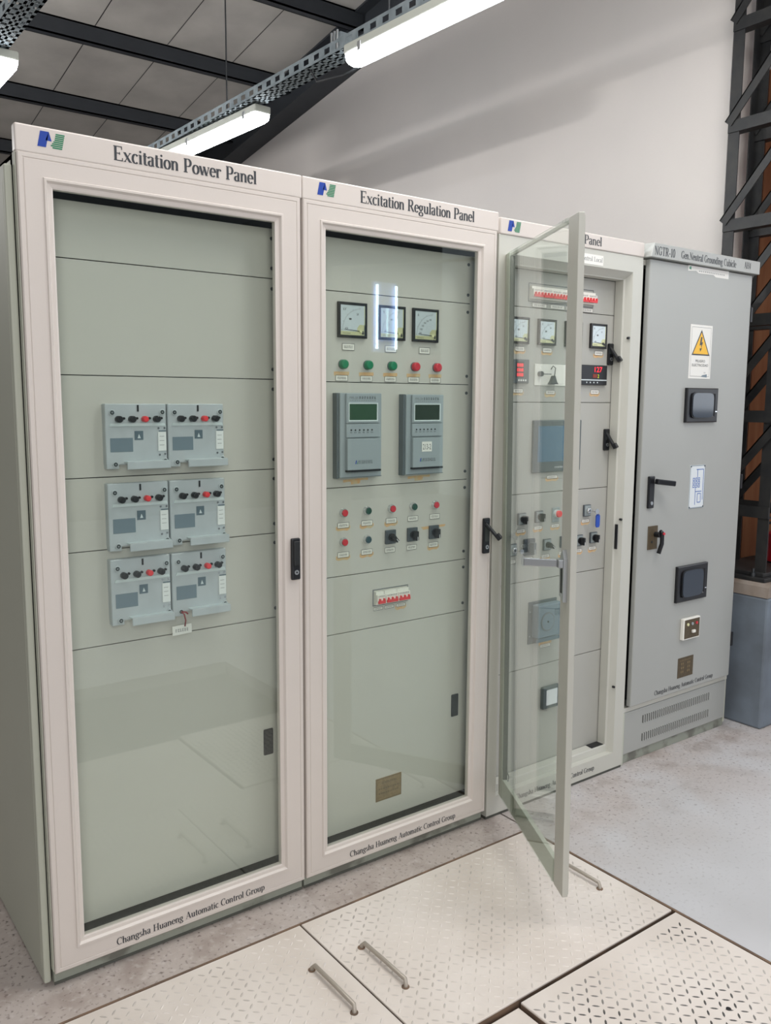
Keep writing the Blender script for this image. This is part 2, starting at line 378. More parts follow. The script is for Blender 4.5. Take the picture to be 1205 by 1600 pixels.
# purlins and rafter
def purlin(y, lab):
    z = slope(y); m = MB()
    m.box(-5, XW-.12, y, y+.012, z-.125, z, 'purlin'); m.box(-5, XW-.12, y, y+.07, z-.125, z-.115, 'purlin'); m.box(-5, XW-.12, y, y+.07, z-.012, z, 'purlin'); m.box(-5, XW-.12, y+.06, y+.07, z-.125, z-.10, 'purlin')
    m.build('roof_purlin', label=lab, cat='roof beam', group='dark purlins under the roof')
for y, lab in ((3.35, 'dark steel purlin nearest the viewer, at the top edge of the photo'), (4.43, 'dark steel purlin crossing above the hanging lamp row, second from the viewer'), (5.52, 'dark steel purlin just above the left cabinet, third from the viewer'), (6.62, 'farthest dark steel purlin, low behind the top of the left cabinet')): purlin(y, lab)
m = MB()
A = .144; y0, y1 = -3, 8.6
def raf(x0_, x1_, d0, d1):
    P = [(x0_, y0, slope(y0)-d0), (x1_, y0, slope(y0)-d0), (x1_, y0, slope(y0)-d1), (x0_, y0, slope(y0)-d1)]
    Q = [(x, y1, slope(y1)-(slope(y0)-z)) for x, _, z in P]
    for k in range(4): m.poly([P[k], P[(k+1) % 4], Q[(k+1) % 4], Q[k]], 'purlin')
    m.poly(P[::-1], 'purlin'); m.poly(Q, 'purlin')
raf(XW-.20, XW-.002, .0, .015); raf(XW-.115, XW-.095, .015, .265); raf(XW-.20, XW-.002, .265, .28)
m.build('rafter', label='dark steel I-beam rafter sloping down along the top of the white wall', cat='roof beam')
# ------------------------------------------------------------ cable trays and lamps
def tray(x, ya, yb, z, slopex, lab):
    M = Matrix.Translation((x, ya, z))@Matrix.Rotation(-math.atan(slopex), 4, 'Z'); L = yb-ya
    t = thing('cable_tray', (x, ya, z), lab, 'cable tray', 'perforated galvanised cable trays')
    r = MB()
    for sx in (-.055, .053):
        r.box(sx, sx+.002, 0, L, 0, .014, 'galv'); r.box(sx, sx+.002, 0, L, .04, .055, 'galv')
        k = 0
        while k*.09 < L: r.box(sx, sx+.002, k*.09, k*.09+.045, .014, .04, 'galv'); k += 1
    r.build('side_rail', t, M)
    p = MB()
    for a in (-.055, -.018, .008, .041): p.box(a, a+.012, 0, L, 0, .002, 'galv')
    k = 0
    while k*.06 < L: p.box(-.055, .055, k*.06, k*.06+.035, 0, .002, 'galv'); k += 1
    p.build('tray_bed', t, M)
    c = MB(); c.tube([(.01, 0, .012), (.02, L*.3, .014), (-.01, L*.6, .013), (.01, L, .012)], .009, 'black_matt', M=None); c.tube([(-.02, 0, .012), (-.015, L*.4, .014), (-.03, L, .012)], .006, 'dark_steel'); c.build('cable', t, M)
    return t
TZ = 3.215
tray(1.93, -2.2, 7.6, TZ, -.028, 'perforated galvanised cable tray running along the white wall above both right lamps')
tray(.535, -2.2, 7.6, TZ, -.01, 'perforated galvanised cable tray at the top left corner of the photo')
def lamp(x, ya, slopex, lab, L=1.56):
    zb = 3.12
    M = Matrix.Translation((x, ya, zb))@Matrix.Rotation(-math.atan(slopex), 4, 'Z')
    t = thing('fluorescent_lamp', (x, ya, zb), lab, 'lamp', 'hanging fluorescent lamps')
    h = MB(); h.box(-.052, .052, 0, L, .045, .088, 'fixture', .008); h.build('housing', t, M)
    d = MB(); tb = bmesh.new(); prof = [(-.05, .05), (-.052, .035), (-.046, .014), (-.03, .002), (0, -.003), (.03, .002), (.046, .014), (.052, .035), (.05, .05)]
    secs = [(.004, .80), (.012, .93), (.035, 1), (L-.035, 1), (L-.012, .93), (L-.004, .8)]; R = []
    for yy, s_ in secs: R.append([tb.verts.new((px*s_, yy, .05-(.05-pz)*s_)) for px, pz in prof])
    for a, c in zip(R, R[1:]):
        for q in range(len(prof)-1): tb.faces.new((a[q], a[q+1], c[q+1], c[q]))
    tb.faces.new(R[0][::-1]); tb.faces.new(R[-1]); bmesh.ops.recalc_face_normals(tb, faces=tb.faces[:]); d._merge(tb, 'tube_glow', None, True); d.build('diffuser', t, M)
    for q in (.12, L*.5, L-.12):
        for sx in (-1, 1):
            c = MB(); c.box(sx*.053-.004, sx*.053+.004, q-.012, q+.012, .03, .07, 'steel', .002); c.build('clip', t, M)
    for q in (.3, L-.3):
        c = MB(); c.box(-.02, .02, q-.01, q+.01, .086, .0945, 'galv'); c.build('bracket', t, M)
    return t
lamp(1.885, -.36, -.055, 'bright fluorescent batten lamp nearest the viewer, cut by the top edge of the photo')
lamp(1.845, 2.13, -.07, 'bright fluorescent batten lamp farther away, just above the left cabinet lettering')
lamp(.535, 2.18, -.02, 'bright fluorescent batten lamp at the left edge of the photo')
# hanging rods
for x, y, lab in ((1.872, 2.62, 'thin steel rod dropping from the roof to the cable tray above the farther lamp'), (1.9, 1.05, 'short steel hanger rod above the near end of the nearest lamp'), (1.915, .62, 'steel hanger rod at the top edge of the photo above the nearest lamp')):
    r = MB(); r.cyl((x, y, TZ+.002), (x, y, slope(y)), .0045, 'dark_steel', seg=8); r.cyl((x, y, TZ+.002), (x, y, TZ+.02), .009, 'galv', seg=6)
    r.build('hanger_rod', label=lab, cat='rod', group='tray hanger rods')
t = thing('junction_box', (1.89, 1.42, TZ), 'grey junction box with clamps and a looping black cable beside the nearest lamp', 'electrical box')
r = MB(); r.box(1.855, 1.925, 1.38, 1.46, TZ+.057, TZ+.14, 'galv', .004); r.build('enclosure', t)
for q in (1.40, 1.425, 1.45):
    r = MB(); r.box(1.848, 1.856, q-.006, q+.006, TZ+.058, TZ+.15, 'steel', .001); r.build('clamp', t)
r = MB(); r.tube([(1.86, 1.50, TZ+.08), (1.80, 1.56, TZ-.0), (1.80, 1.50, TZ-.07), (1.85, 1.34, TZ-.075), (1.885, 1.20, TZ-.05)], .006, 'black_matt'); r.build('cable_loop', t)
t = thing('junction_box', (1.80, 3.75, TZ), 'small grey junction box with looping cable beyond the farther lamp', 'electrical box')
r = MB(); r.box(1.78, 1.85, 3.76, 3.84, TZ-.06, TZ-.002, 'galv', .006); r.build('enclosure', t)
r = MB(); r.tube([(1.79, 3.80, TZ-.03), (1.70, 3.82, TZ+.03), (1.72, 3.78, TZ+.1), (1.79, 3.75, TZ+.07), (1.80, 3.70, TZ-.02)], .007, 'galv'); r.build('cable_loop', t)
# ------------------------------------------------------------ lattice column, pedestal, timber beyond
t = thing('lattice_column', (3.6, .124, .74), 'dark painted steel lattice column standing on the blue grey pedestal', 'column')
for xf, sg in ((3.43, 1), (3.66, -1)):
    for yc, s2 in ((.262, 1), (-.016, -1)):
        m = MB(); m.box(xf-.003 if sg > 0 else xf-.003, xf+.003, yc-.029, yc+.029, .76, 5.2, 'col_dark'); yo = yc+.029*s2
        if s2 < 0: yo = yc+.023
        m.box(xf if sg > 0 else xf-.055, xf+.055 if sg > 0 else xf, yo-.006 if s2 > 0 else yo, yo if s2 > 0 else yo+.006, .76, 5.2, 'col_dark'); m.build('post', t)
    zz = 1.04; prev = None
    while zz < 5:
        m = MB(); m.box(xf-.010, xf-.004, -.045, .291, zz, zz+.05, 'col_dark'); m.box(xf-.010, xf+.05, -.045, .291, zz-.006 , zz, 'col_dark'); m.build('strut', t)
        a = Vector((xf-.014, .27, zz+.06)); c = Vector((xf-.014, -.03, zz+.42)); dr = (c-a); L = dr.length; an = math.atan2(dr.z, dr.y)
        M = Matrix.Translation(a)@Matrix.Rotation(an, 4, 'X')
        m = MB(); m.box(-.003, .003, -.03, L+.03, -.022, .022, 'col_dark', M=M); m.box(-.003, .04, -.03, L+.03, -.022, -.016, 'col_dark', M=M); m.build('brace', t); zz += .47
m = MB(); m.box(3.37, 3.95, -.075, .32, .725, .745, 'col_dark', .003); m.box(3.40, 3.70, -.05, .30, .745, .765, 'col_dark', .003); m.build('base_plate', t)
for x, y in ((3.395, .0), (3.395, .30), (3.9, -.04)):
    m = MB(); m.cyl((x, y, .745), (x, y, .765), .014, 'dark_steel', seg=6); m.cyl((x, y, .765), (x, y, .785), .007, 'dark_steel', seg=8); m.build('anchor_bolt', t)
t = thing('concrete_pedestal', (3.7, .17, 0), 'blue grey painted concrete pedestal at the right edge beside the grounding cabinet', 'pedestal')
m = MB(); m.box(3.335, 4.1, -.12, .33, 0, .66, 'pedestal', .012, seg=2); m.build('block', t)
m = MB(); m.prism([(3.335, .66), (3.345, .71), (3.36, .725), (4.08, .725), (4.1, .66)], -.115, .33, 'pedestal_top'); m.build('cap', t, label='bare brown worn concrete top')
t = thing('timber_wall', (4.2, 1, 0), 'orange brown timber boarding behind the dark lattice column', 'boarding')
for i in range(14):
    m = MB(); y = -.5+i*.15; m.box(4.2, 4.225, y, y+.146, 0, 3.46, 'timber', .003); m.build('board', t)
m = MB(); m.box(4.19, 4.2, .545, .60, 2.40, 2.44, 'green_dark'); m.box(4.189, 4.2, .6, .622, 2.40, 2.44, 'sign_yellow'); m.build('small_sign', label='small green and yellow sticker on the orange timber boards', cat='sticker')
ex, ey = 3.845, .13
t = thing('fire_extinguisher', (ex, ey, .745), 'red fire extinguisher at the right edge, half hidden beyond the dark column', 'fire extinguisher')
m = MB(); m.cyl((ex, ey, .755), (ex, ey, .90), .05, 'ext_red', seg=24); m.cyl((ex, ey, .90), (ex, ey, .945), .05, 'ext_red', r1=.016, seg=24); m.cyl((ex, ey, .745), (ex, ey, .755), .046, 'black_matt'); m.build('cylinder', t)
m = MB(); m.cyl((ex, ey, .945), (ex, ey, .985), .012, 'dark_steel'); m.box(ex-.015, ex+.015, ey-.06, ey+.02, .985, .995, 'black', .003); m.build('valve', t)
m = MB(); m.tube([(ex, ey+.01, .965), (ex-.03, ey+.05, .955), (ex-.055, ey+.06, .90), (ex-.058, ey+.04, .82)], .008, 'black_matt'); m.build('hose', t)
# ------------------------------------------------------------ floor plates
def tread(mb, x0, x1, y0, y1, z, lm='lozenge', p=.0275, l=.0115, wdt=.0029, h=.0016):
    nx = int((x1-x0-.02)/p); ny = int((y1-y0-.02)/p); k = mb.mi(lm); bm = mb.bm
    for i in range(nx):
        for j in range(ny):
            cx = x0+.014+i*p; cy = y0+.014+j*p; a = PI/4 if (i+j) % 2 else -PI/4; ca, sa = math.cos(a), math.sin(a)
            P = [(-l, 0, 0), (-l*.4, -wdt, 0), (l*.4, -wdt, 0), (l, 0, 0), (l*.4, wdt, 0), (-l*.4, wdt, 0)]
            v = [bm.verts.new((cx+q[0]*ca-q[1]*sa, cy+q[0]*sa+q[1]*ca, z)) for q in P]
            tq = [bm.verts.new((cx+q*ca, cy+q*sa, z+h)) for q in (-l*.5, l*.5)]
            for fc in ((v[0], v[1], tq[0]), (v[1], v[2], tq[1], tq[0]), (v[2], v[3], tq[1]), (v[3], v[4], tq[1]), (v[4], v[5], tq[0], tq[1]), (v[5], v[0], tq[0])):
                bm.faces.new(fc).material_index = k
def grab(t, x, ya, yb):
    m = MB(); z = .018
    m.tube([(x-.006, yb, -.01), (x-.004, yb, .008), (x, yb-.008, z), (x, (ya+yb)/2, z+.001), (x, ya+.008, z), (x-.004, ya, .008), (x-.006, ya, -.01)], .0062, 'rodpaint', seg=12)
    m.cyl((x-.005, ya, .0), (x-.005, ya, .003), .011, 'rust', seg=14); m.cyl((x-.005, yb, .0), (x-.005, yb, .003), .011, 'rust', seg=14); m.build('lift_handle', t)
def plate(x0, x1, y0, y1, lab, handles=(), holes=(), z=.0, lm='lozenge'):
    t = thing('floor_plate', ((x0+x1)/2, (y0+y1)/2, -.075), lab, 'floor plate', 'tread plates over the cable trench')
    m = MB()
    m.box(x0, x1, y0, y1, z-.075, z-.006, 'rust'); m.box(x0, x1, y0, y1, z-.006, z+.001, 'plate_paint', .0015, seg=1)
    tread(m, x0, x1, y0, y1, z+.001, lm)
    m.build('tread_sheet', t)
    for a in handles: grab(t, *a)
    for hx, hy in holes:
        m = MB(); m.cyl((hx, hy, z+.0005), (hx, hy, z+.0022), .007, 'black', seg=14); m.build('screw_hole', t)
plate(.694, 1.684, -.770, -.142, 'cream steel tread plate in the middle, under the open glass door', ((.784, -.554, -.343), (1.597, -.558, -.345)))
plate(-.30, .688, -.770, -.142, 'cream steel tread plate in front of the left cabinets with one lift handle', ((.613, -.553, -.342),))
plate(.992, 1.684, -1.45, -.784, 'cream steel tread plate at the bottom right corner with worn dark studs', (), ((1.13, -1.13), (1.42, -1.13)), lm='lozenge_worn')
plate(-.30, .984, -1.45, -.784, 'grey rusty floor plate at the bottom edge, mostly outside the photo', (), (), -.012)
t = MB(); t.box(1.6865, 1.6945, -1.6, -.14, -.03, .0015, 'rust'); t.box(-.6, 1.69, -.141, -.134, -.03, .0015, 'rust')
t.build('trench_edge', label='rusty steel edging along the floor plates', cat='edging')
# ------------------------------------------------------------ cabinet pieces
D = .08   # instrument panels sit this far behind the front
def logo(parent, x0, z0, y, s=1.0):
    m = MB(); a = .030*s; h = .037*s; sl = .008*s
    m.poly([(x0, y, z0), (x0+a*.68, y, z0), (x0+a*.68+sl, y, z0+h), (x0+sl, y, z0+h)], 'logo_blue')
    m.poly([(x0+a*.68+sl, y, z0+h), (x0+a*.66, y, z0+h*.45), (x0+a*1.15, y, z0+h*.42)], 'logo_blue')
    xg = x0+a*1.25
    for k in range(8):
        za = z0+h*k/8; zb = za+h*.085; xa = xg+sl*k/8; lft = (max(0, (4-k))*.0022*s if k < 4 else 0)
        m.poly([(xa-lft*(1 if k else .2), y, za), (xa+a*.72, y, za), (xa+a*.72, y, zb), (xa-lft*(1 if k else .2), y, zb)], 'logo_green')
    return m.build('logo', parent)
def words(parent, *args, **kw):
    m = MB(); lettering(m, *args, **kw); return m.build('lettering', parent)
def screw(parent, x, z, y, r=.0055, M='dark_steel'):
    m = MB(); m.cyl((x, y, z), (x, y-.003, z), r, M, seg=12, bev=.0008); m.box(x-r*.7, x+r*.7, y-.0034, y-.0029, z-.0006, z+.0006, 'black'); return m.build('screw', parent)
def glazed_door(t, x0, x1, z0, z1, ins, M=None, mt='cream'):
    m = MB(); l, r, b_, tp = ins
    def I(k): return (l-k, r-k, b_-k, tp-k)
    m.frame(x0, x1, z0, z1, [(0, .024), (0, .003), (.003, 0), (.016, 0), (.018, .002), (.021, .002), (.023, 0), (I(.022)), (I(.018)), (I(.010)), (I(.006)), (I(.0)), (I(.0)), (I(.028)), (.012, .024), (.012, .024)] if False else
            [(0, .024), (0, .003), (.003, 0), (.012, 0), (.013, .0015), (.015, .0015), (.016, 0), (I(.024), 0), (I(.022), -.003), (I(.017), -.003), (I(.012), .004), (I(.004), .005), (I(.0), .007), (I(.0), .024), (.004, .024), (0, .024)], mt, M)
    d = m.build('door', t)
    g = MB(); g.box(x0+l-.004, x1-r+.004, .010, .014, z0+b_-.004, z1-tp+.004, 'glass', M=M); g.build('glass_pane', d)
    return d
def handle_lock(parent, x, z, y, M=None, swing=None, hgt=.13):
    m = MB(); m.box(x-.0155, x+.0155, y-.012, y, z-hgt/2, z+hgt/2, 'black', .004, M=M)
    m.cyl((x, y-.012, z-hgt/2+.024), (x, y-.0145, z-hgt/2+.024), .0075, 'steel', M=M); m.cyl((x, y-.0146, z-hgt/2+.024), (x, y-.0149, z-hgt/2+.024), .003, 'black', M=M)
    if swing is None: m.box(x-.011, x+.011, y-.018, y-.010, z-hgt/2+.045, z+hgt/2-.008, 'black_matt', .003, M=M)
    else:
        m.box(x-.010, x+.010, y-.013, y-.0115, z-hgt/2+.045, z+hgt/2-.03, 'seam', M=M)
        a = Vector((x, y-.012, z+hgt/2-.024)); b_ = Vector((x, y, z+hgt/2-.024))+Vector(swing); dr = b_-a
        q = dr.normalized().to_track_quat('Z', 'Y').to_matrix().to_4x4(); MM = Matrix.Translation(a)@q
        if M is not None: MM = M@MM
        m.box(-.011, .011, -.006, .005, -.01, dr.length, 'black', .003, M=MM); m.box(-.012, .012, -.006, .013, dr.length-.02, dr.length+.002, 'black', .003, M=MM)
    return m.build('handle', parent)
def label_plate(parent, x, z, y=D, w_=.038, h_=.019, tape=0, tdx=0):
    m = MB(); m.box(x-w_/2, x+w_/2, y-.002, y, z-h_/2, z+h_/2, 'white_plastic', .0008, seg=1); m.frame(x-w_/2, x+w_/2, z-h_/2, z+h_/2, [(0, y-.0022), (.0013, y-.0022)], 'ink')
    marks(m, x-w_*.36, x+w_*.36, z-h_*.22, z+h_*.22, y-.0023, 'ink', 6); m.build('label_plate', parent)
    if tape:
        m = MB(); r = random.Random(int(x*1000+z*777)); a = x-w_*.62+tdx; e = x+w_*.62+tdx*1.0
        zt = z-h_*.35 if tape == 1 else z+h_*.9; pts = [(a, zt-.008), (a+.01, zt-.012-r.random()*.003), (x, zt-.010), (e-.012, zt-.013), (e, zt-.006), (e, zt+.004), (a, zt+.003)]
        m.poly([(px, y-.0006, pz) for px, pz in pts], 'tape'); m.build('tape_strip', parent)
def meter(t, x, z, s=.118, y=D, unit='V', ang=188, scale=()):
    y0 = y-.012
    m = MB(); m.frame(x-s/2, x+s/2, z-s/2, z+s/2, [(0, y), (0, y0+.002), (.002, y0), (.0065, y0), (.009, y0+.003)], 'black')
    o = m.build('analog_meter', t)
    k = s/2-.0085
    m = MB(); m.box(x-k, x+k, y0+.003, y0+.005, z-k, z+k, 'dial_white')
    m.poly([(x-k, y0+.0028, z-k), (x+k, y0+.0028, z-k), (x+k, y0+.0028, z-k+.012), (x-k, y0+.0028, z-k+.012)], 'dial_cream')
    m.poly([(x+k*.35, y0+.0027, z-k), (x+k, y0+.0027, z-k), (x+k, y0+.0027, z-k*.28), (x+k*.55, y0+.0027, z-k*.28), (x+k*.35, y0+.0027, z-k*.5)], 'dial_cream')
    m.poly([(x+k*.93, y0+.0027, z-k), (x+k, y0+.0027, z-k), (x+k, y0+.0027, z+k), (x+k*.93, y0+.0027, z+k)], 'dial_cream')
    px, pz = x+k*.62, z-k*.72; R = k*1.45
    for i in range(25):
        a = math.radians(92+i*86/24); l = .006 if i % 6 == 0 else .003
        c0 = Vector((math.cos(a), 0, math.sin(a))); n_ = Vector((-c0.z, 0, c0.x))*.00045; p = Vector((px, y0+.0026, pz))+c0*R; q = p+c0*l
        m.poly([p-n_, p+n_, q+n_, q-n_], 'ink')
    sans(m, unit, x-k*.8, x-k*.8+.006*len(unit), z+k*.62, .009, y0+.0025, 'ink')
    for i, sx in enumerate(scale):
        a = math.radians(172-i*70/max(1, len(scale)-1)); sans(m, sx, px+math.cos(a)*R*.80-.005, px+math.cos(a)*R*.80+.005, pz+math.sin(a)*R*.80-.003, .006, y0+.0025, 'ink_grey')
    marks(m, x-k*.85, x-k*.2, z-k*.93, z-k*.84, y0+.0024, 'ink_grey', 6)
    m.build('dial', o)
    m = MB(); a = math.radians(ang-8); d_ = Vector((math.cos(a), 0, math.sin(a))); c = Vector((px, y0+.0015, pz)); n_ = Vector((-d_.z, 0, d_.x))
    m.poly([c-d_*.012-n_*.0014, c-d_*.012+n_*.0014, c+d_*R*.95+n_*.0006, c+d_*R*.95-n_*.0006], 'ink'); m.cyl((px, y0+.002, pz), (px, y0+.0005, pz), .005, 'ink' if s < .11 else 'dial_cream', seg=14); m.cyl((x+k*.8, y0+.002, z-k*.85), (x+k*.8, y0, z-k*.85), .0035, 'ink', seg=10); m.build('needle', o)
    m = MB(); m.box(x-k, x+k, y0+.0002, y0+.0008, z-k, z+k, 'clear_plastic'); m.build('cover', o)
    return o
def pilot(t, x, z, colr, y=D, r=.0115, dome=True):
    r = .0128
    m = MB(); m.cyl((x, y, z), (x, y-.005, z), r*1.22, 'chrome' if not dome else 'unit_dark', seg=24, bev=.001)
    if dome: m.cyl((x, y-.005, z), (x, y-.02, z), r*1.15, colr, seg=24, bev=.004); nm = 'indicator_lamp'
    else: m.cyl((x, y-.005, z), (x, y-.012, z), r*1.18, 'chrome', r1=r*1.0, seg=24); m.cyl((x, y-.011, z), (x, y-.0155, z), r*.86, colr, seg=24, bev=.001); nm = 'push_button'
    return m.build(nm, t)
def rotary(t, x, z, y=D, s=.042, ang=0, face='switch_grey', knob='black'):
    m = MB(); m.box(x-s/2, x+s/2, y-.009, y, z-s/2*1.1, z+s/2*1.1, 'switch_grey', .0015, seg=1)
    if face != 'switch_grey': m.box(x-s/2+.003, x+s/2-.003, y-.0096, y-.0088, z-s/2*1.1+.003, z+s/2*1.1-.003, face)
    o = m.build('rotary_switch', t)
    k = MB(); M = Matrix.Translation((x, y-.009, z))@Matrix.Rotation(math.radians(ang), 4, 'Y')
    k.cyl((0, 0, 0), (0, -.006, 0), s*.30, knob, seg=20, M=M); k.box(-s*.13, s*.13, -.028, -.004, -s*.42, s*.34, knob, .0025, M=M); k.box(-.001, .001, -.0284, -.0278, -s*.40, -s*.1, 'white', M=M); k.build('knob', o)
    return o
def keyswitch(t, x, z, y=D, s=.042):
    m = MB(); m.box(x-s/2, x+s/2, y-.009, y, z-s/2*1.15, z+s/2*1.15, 'switch_grey', .0015, seg=1); m.box(x-s/2+.003, x+s/2-.003, y-.0096, y-.0088, z-s/2*1.15+.003, z+s/2*1.15-.003, 'switch_face'); o = m.build('key_switch', t)
    m = MB(); m.cyl((x, y-.009, z), (x, y-.022, z), s*.28, 'chrome', seg=20, bev=.002); m.cyl((x, y-.022, z), (x, y-.0225, z), s*.12, 'black'); m.build('lock_barrel', o); return o
def panel_seams(t, x0, x1, zs, mt='panel', y=D, nm='instrument_panel'):
    out = []
    for a, b_ in zip(zs, zs[1:]):
        m = MB(); m.box(x0, x1, y, y+.002, b_+.0012, a-.0012, mt, .0006, seg=1); m.box(x0, x1, y+.002, y+.02, a-.004, a-.0025, mt); m.box(x0, x1, y+.002, y+.02, b_+.0025, b_+.004, mt); out.append(m.build(nm, t))
    return out
def cabinet_shell(t, x0, x1, hz, hdr=True, side='cream_shaded', op=(.05, .05, .05, .05), depth=.62, yf=.026):
    m = MB()
    m.box(x0+.002, x0+.012, yf+.004, depth, .045, 2.19, side); m.box(x1-.012, x1-.002, yf+.004, depth, .045, 2.19, side)
    m.box(x0+.012, x1-.012, depth-.01, depth, .045, 2.19, side); m.box(x0+.002, x1-.002, yf+.004, depth, 2.18, 2.19, side); m.box(x0+.002, x1-.002, yf+.004, depth, .045, .055, side)
    m.frame(x0+.002, x1-.002, .045, 2.19, [(0, yf+.03), (0, yf+.001), (.001, yf), (op, yf), (op, yf+.035)], side)
    return m.build('body', t)
# -------- cabinet 1 and 2
def tall_cabinet(X, W_, lab, title, tx, seams, hx, swing, pr, body='cream'):
    t = thing('control_cabinet', (X+W_/2, .3, 0), lab, 'electrical cabinet', 'glass fronted control cabinets')
    x0, x1 = X, X+W_
    cabinet_shell(t, x0, x1, 2.19)
    m = MB(); m.box(x0+.004, x1-.004, .022, .60, .002, .046, 'plinth', .002); m.box(x0+.004, x1-.004, .0205, .0225, .002, .010, 'plinth_bare'); m.build('plinth', t)
    m = MB(); m.box(x0+.0008, x1-.0008, 0, .030, 2.190, 2.256, 'cream', .004); h = m.build('header', t)
    m = MB(); lettering(m, title, tx[0], tx[1], 2.207, .036, -.0006, 'ink', bold=1.12); m.build('lettering', h)
    logo(h, x0+.052, 2.209, -.0006)
    d = glazed_door(t, x0+.003, x1-.006, .045, 2.192, (.083, .083, .080, .078))
    m = MB(); lettering(m, 'Changsha Huaneng Automatic Control Group', x0+.172, x0+.645, .064, .021, -.0006, 'ink'); m.build('lettering', d)
    handle_lock(d, hx, 1.115, 0, swing=swing)
    # dark inner liner with side posts and screws
    m = MB(); m.box(x0+.014, x0+.05, D, D+.02, .112, 2.11, 'panel'); m.box(pr, pr+.034, D+.001, D+.003, .112, 2.11, 'panel'); m.box(pr+.034, pr+.037, .03, D+.003, .06, 2.17, 'panel'); m.build('mounting_post', t)
    m = MB(); m.box(x0+.014, x1-.014, .03, .5, .085, .09, 'inside'); m.box(x0+.014, x1-.014, .40, .41, .09, 2.18, 'inside'); m.box(x0+.014, x1-.014, .03, .4, 2.172, 2.176, 'inside'); m.box(x1-.02, x1-.014, D+.004, .4, .09, 2.17, 'inside'); m.box(x0+.014, x0+.02, D+.02, .4, .09, 2.17, 'inside'); m.build('liner', t)
    panel_seams(t, x0+.05, pr, seams)
    for a, b_ in zip(seams[:-1], seams[1:-1]):
        for zz in (a-.03, b_+.03): screw(t, pr-.012, zz, D)
    return t, d
SE1 = [2.11, 1.963, 1.663, 1.388, 1.187, .917, .112]; SE2 = [2.11, 1.945, 1.659, 1.316, 1.019, .823, .112]
c1, d1 = tall_cabinet(0, .8, 'leftmost tall cream cabinet, glass door titled power panel, six metal modules inside', 'Excitation Power Panel', (.238, .650), SE1, .764, None, .752)
c2, d2 = tall_cabinet(.8, .802, 'second tall cream cabinet from the left, closed glass door titled regulation panel, three dials', 'Excitation Regulation Panel', (1.008, 1.486), SE2, 1.566, (.030, -.045, -.052), 1.546)
# outer side sheet of the left cabinet
m = MB(); m.box(-.020, -.001, .030, .62, .008, 2.165, 'cream_shaded', .005); m.box(-.0205, -.019, .048, .052, .05, 2.13, 'cream_shaded'); m.build('side_panel', c1)
m = MB(); m.box(-.0005, .002, .008, .028, .05, 2.19, 'cream_shaded'); m.build('door_gasket', c1)
# small dark slots low on the panels
for t, x, z in ((c1, .708, .512), (c2, 1.503, .463)):
    m = MB(); m.box(x-.017, x+.017, D-.004, D, z-.043, z+.043, 'black', .003); m.box(x-.011, x+.011, D-.0045, D-.0038, z-.035, z+.02, 'black_matt'); m.build('latch', t)
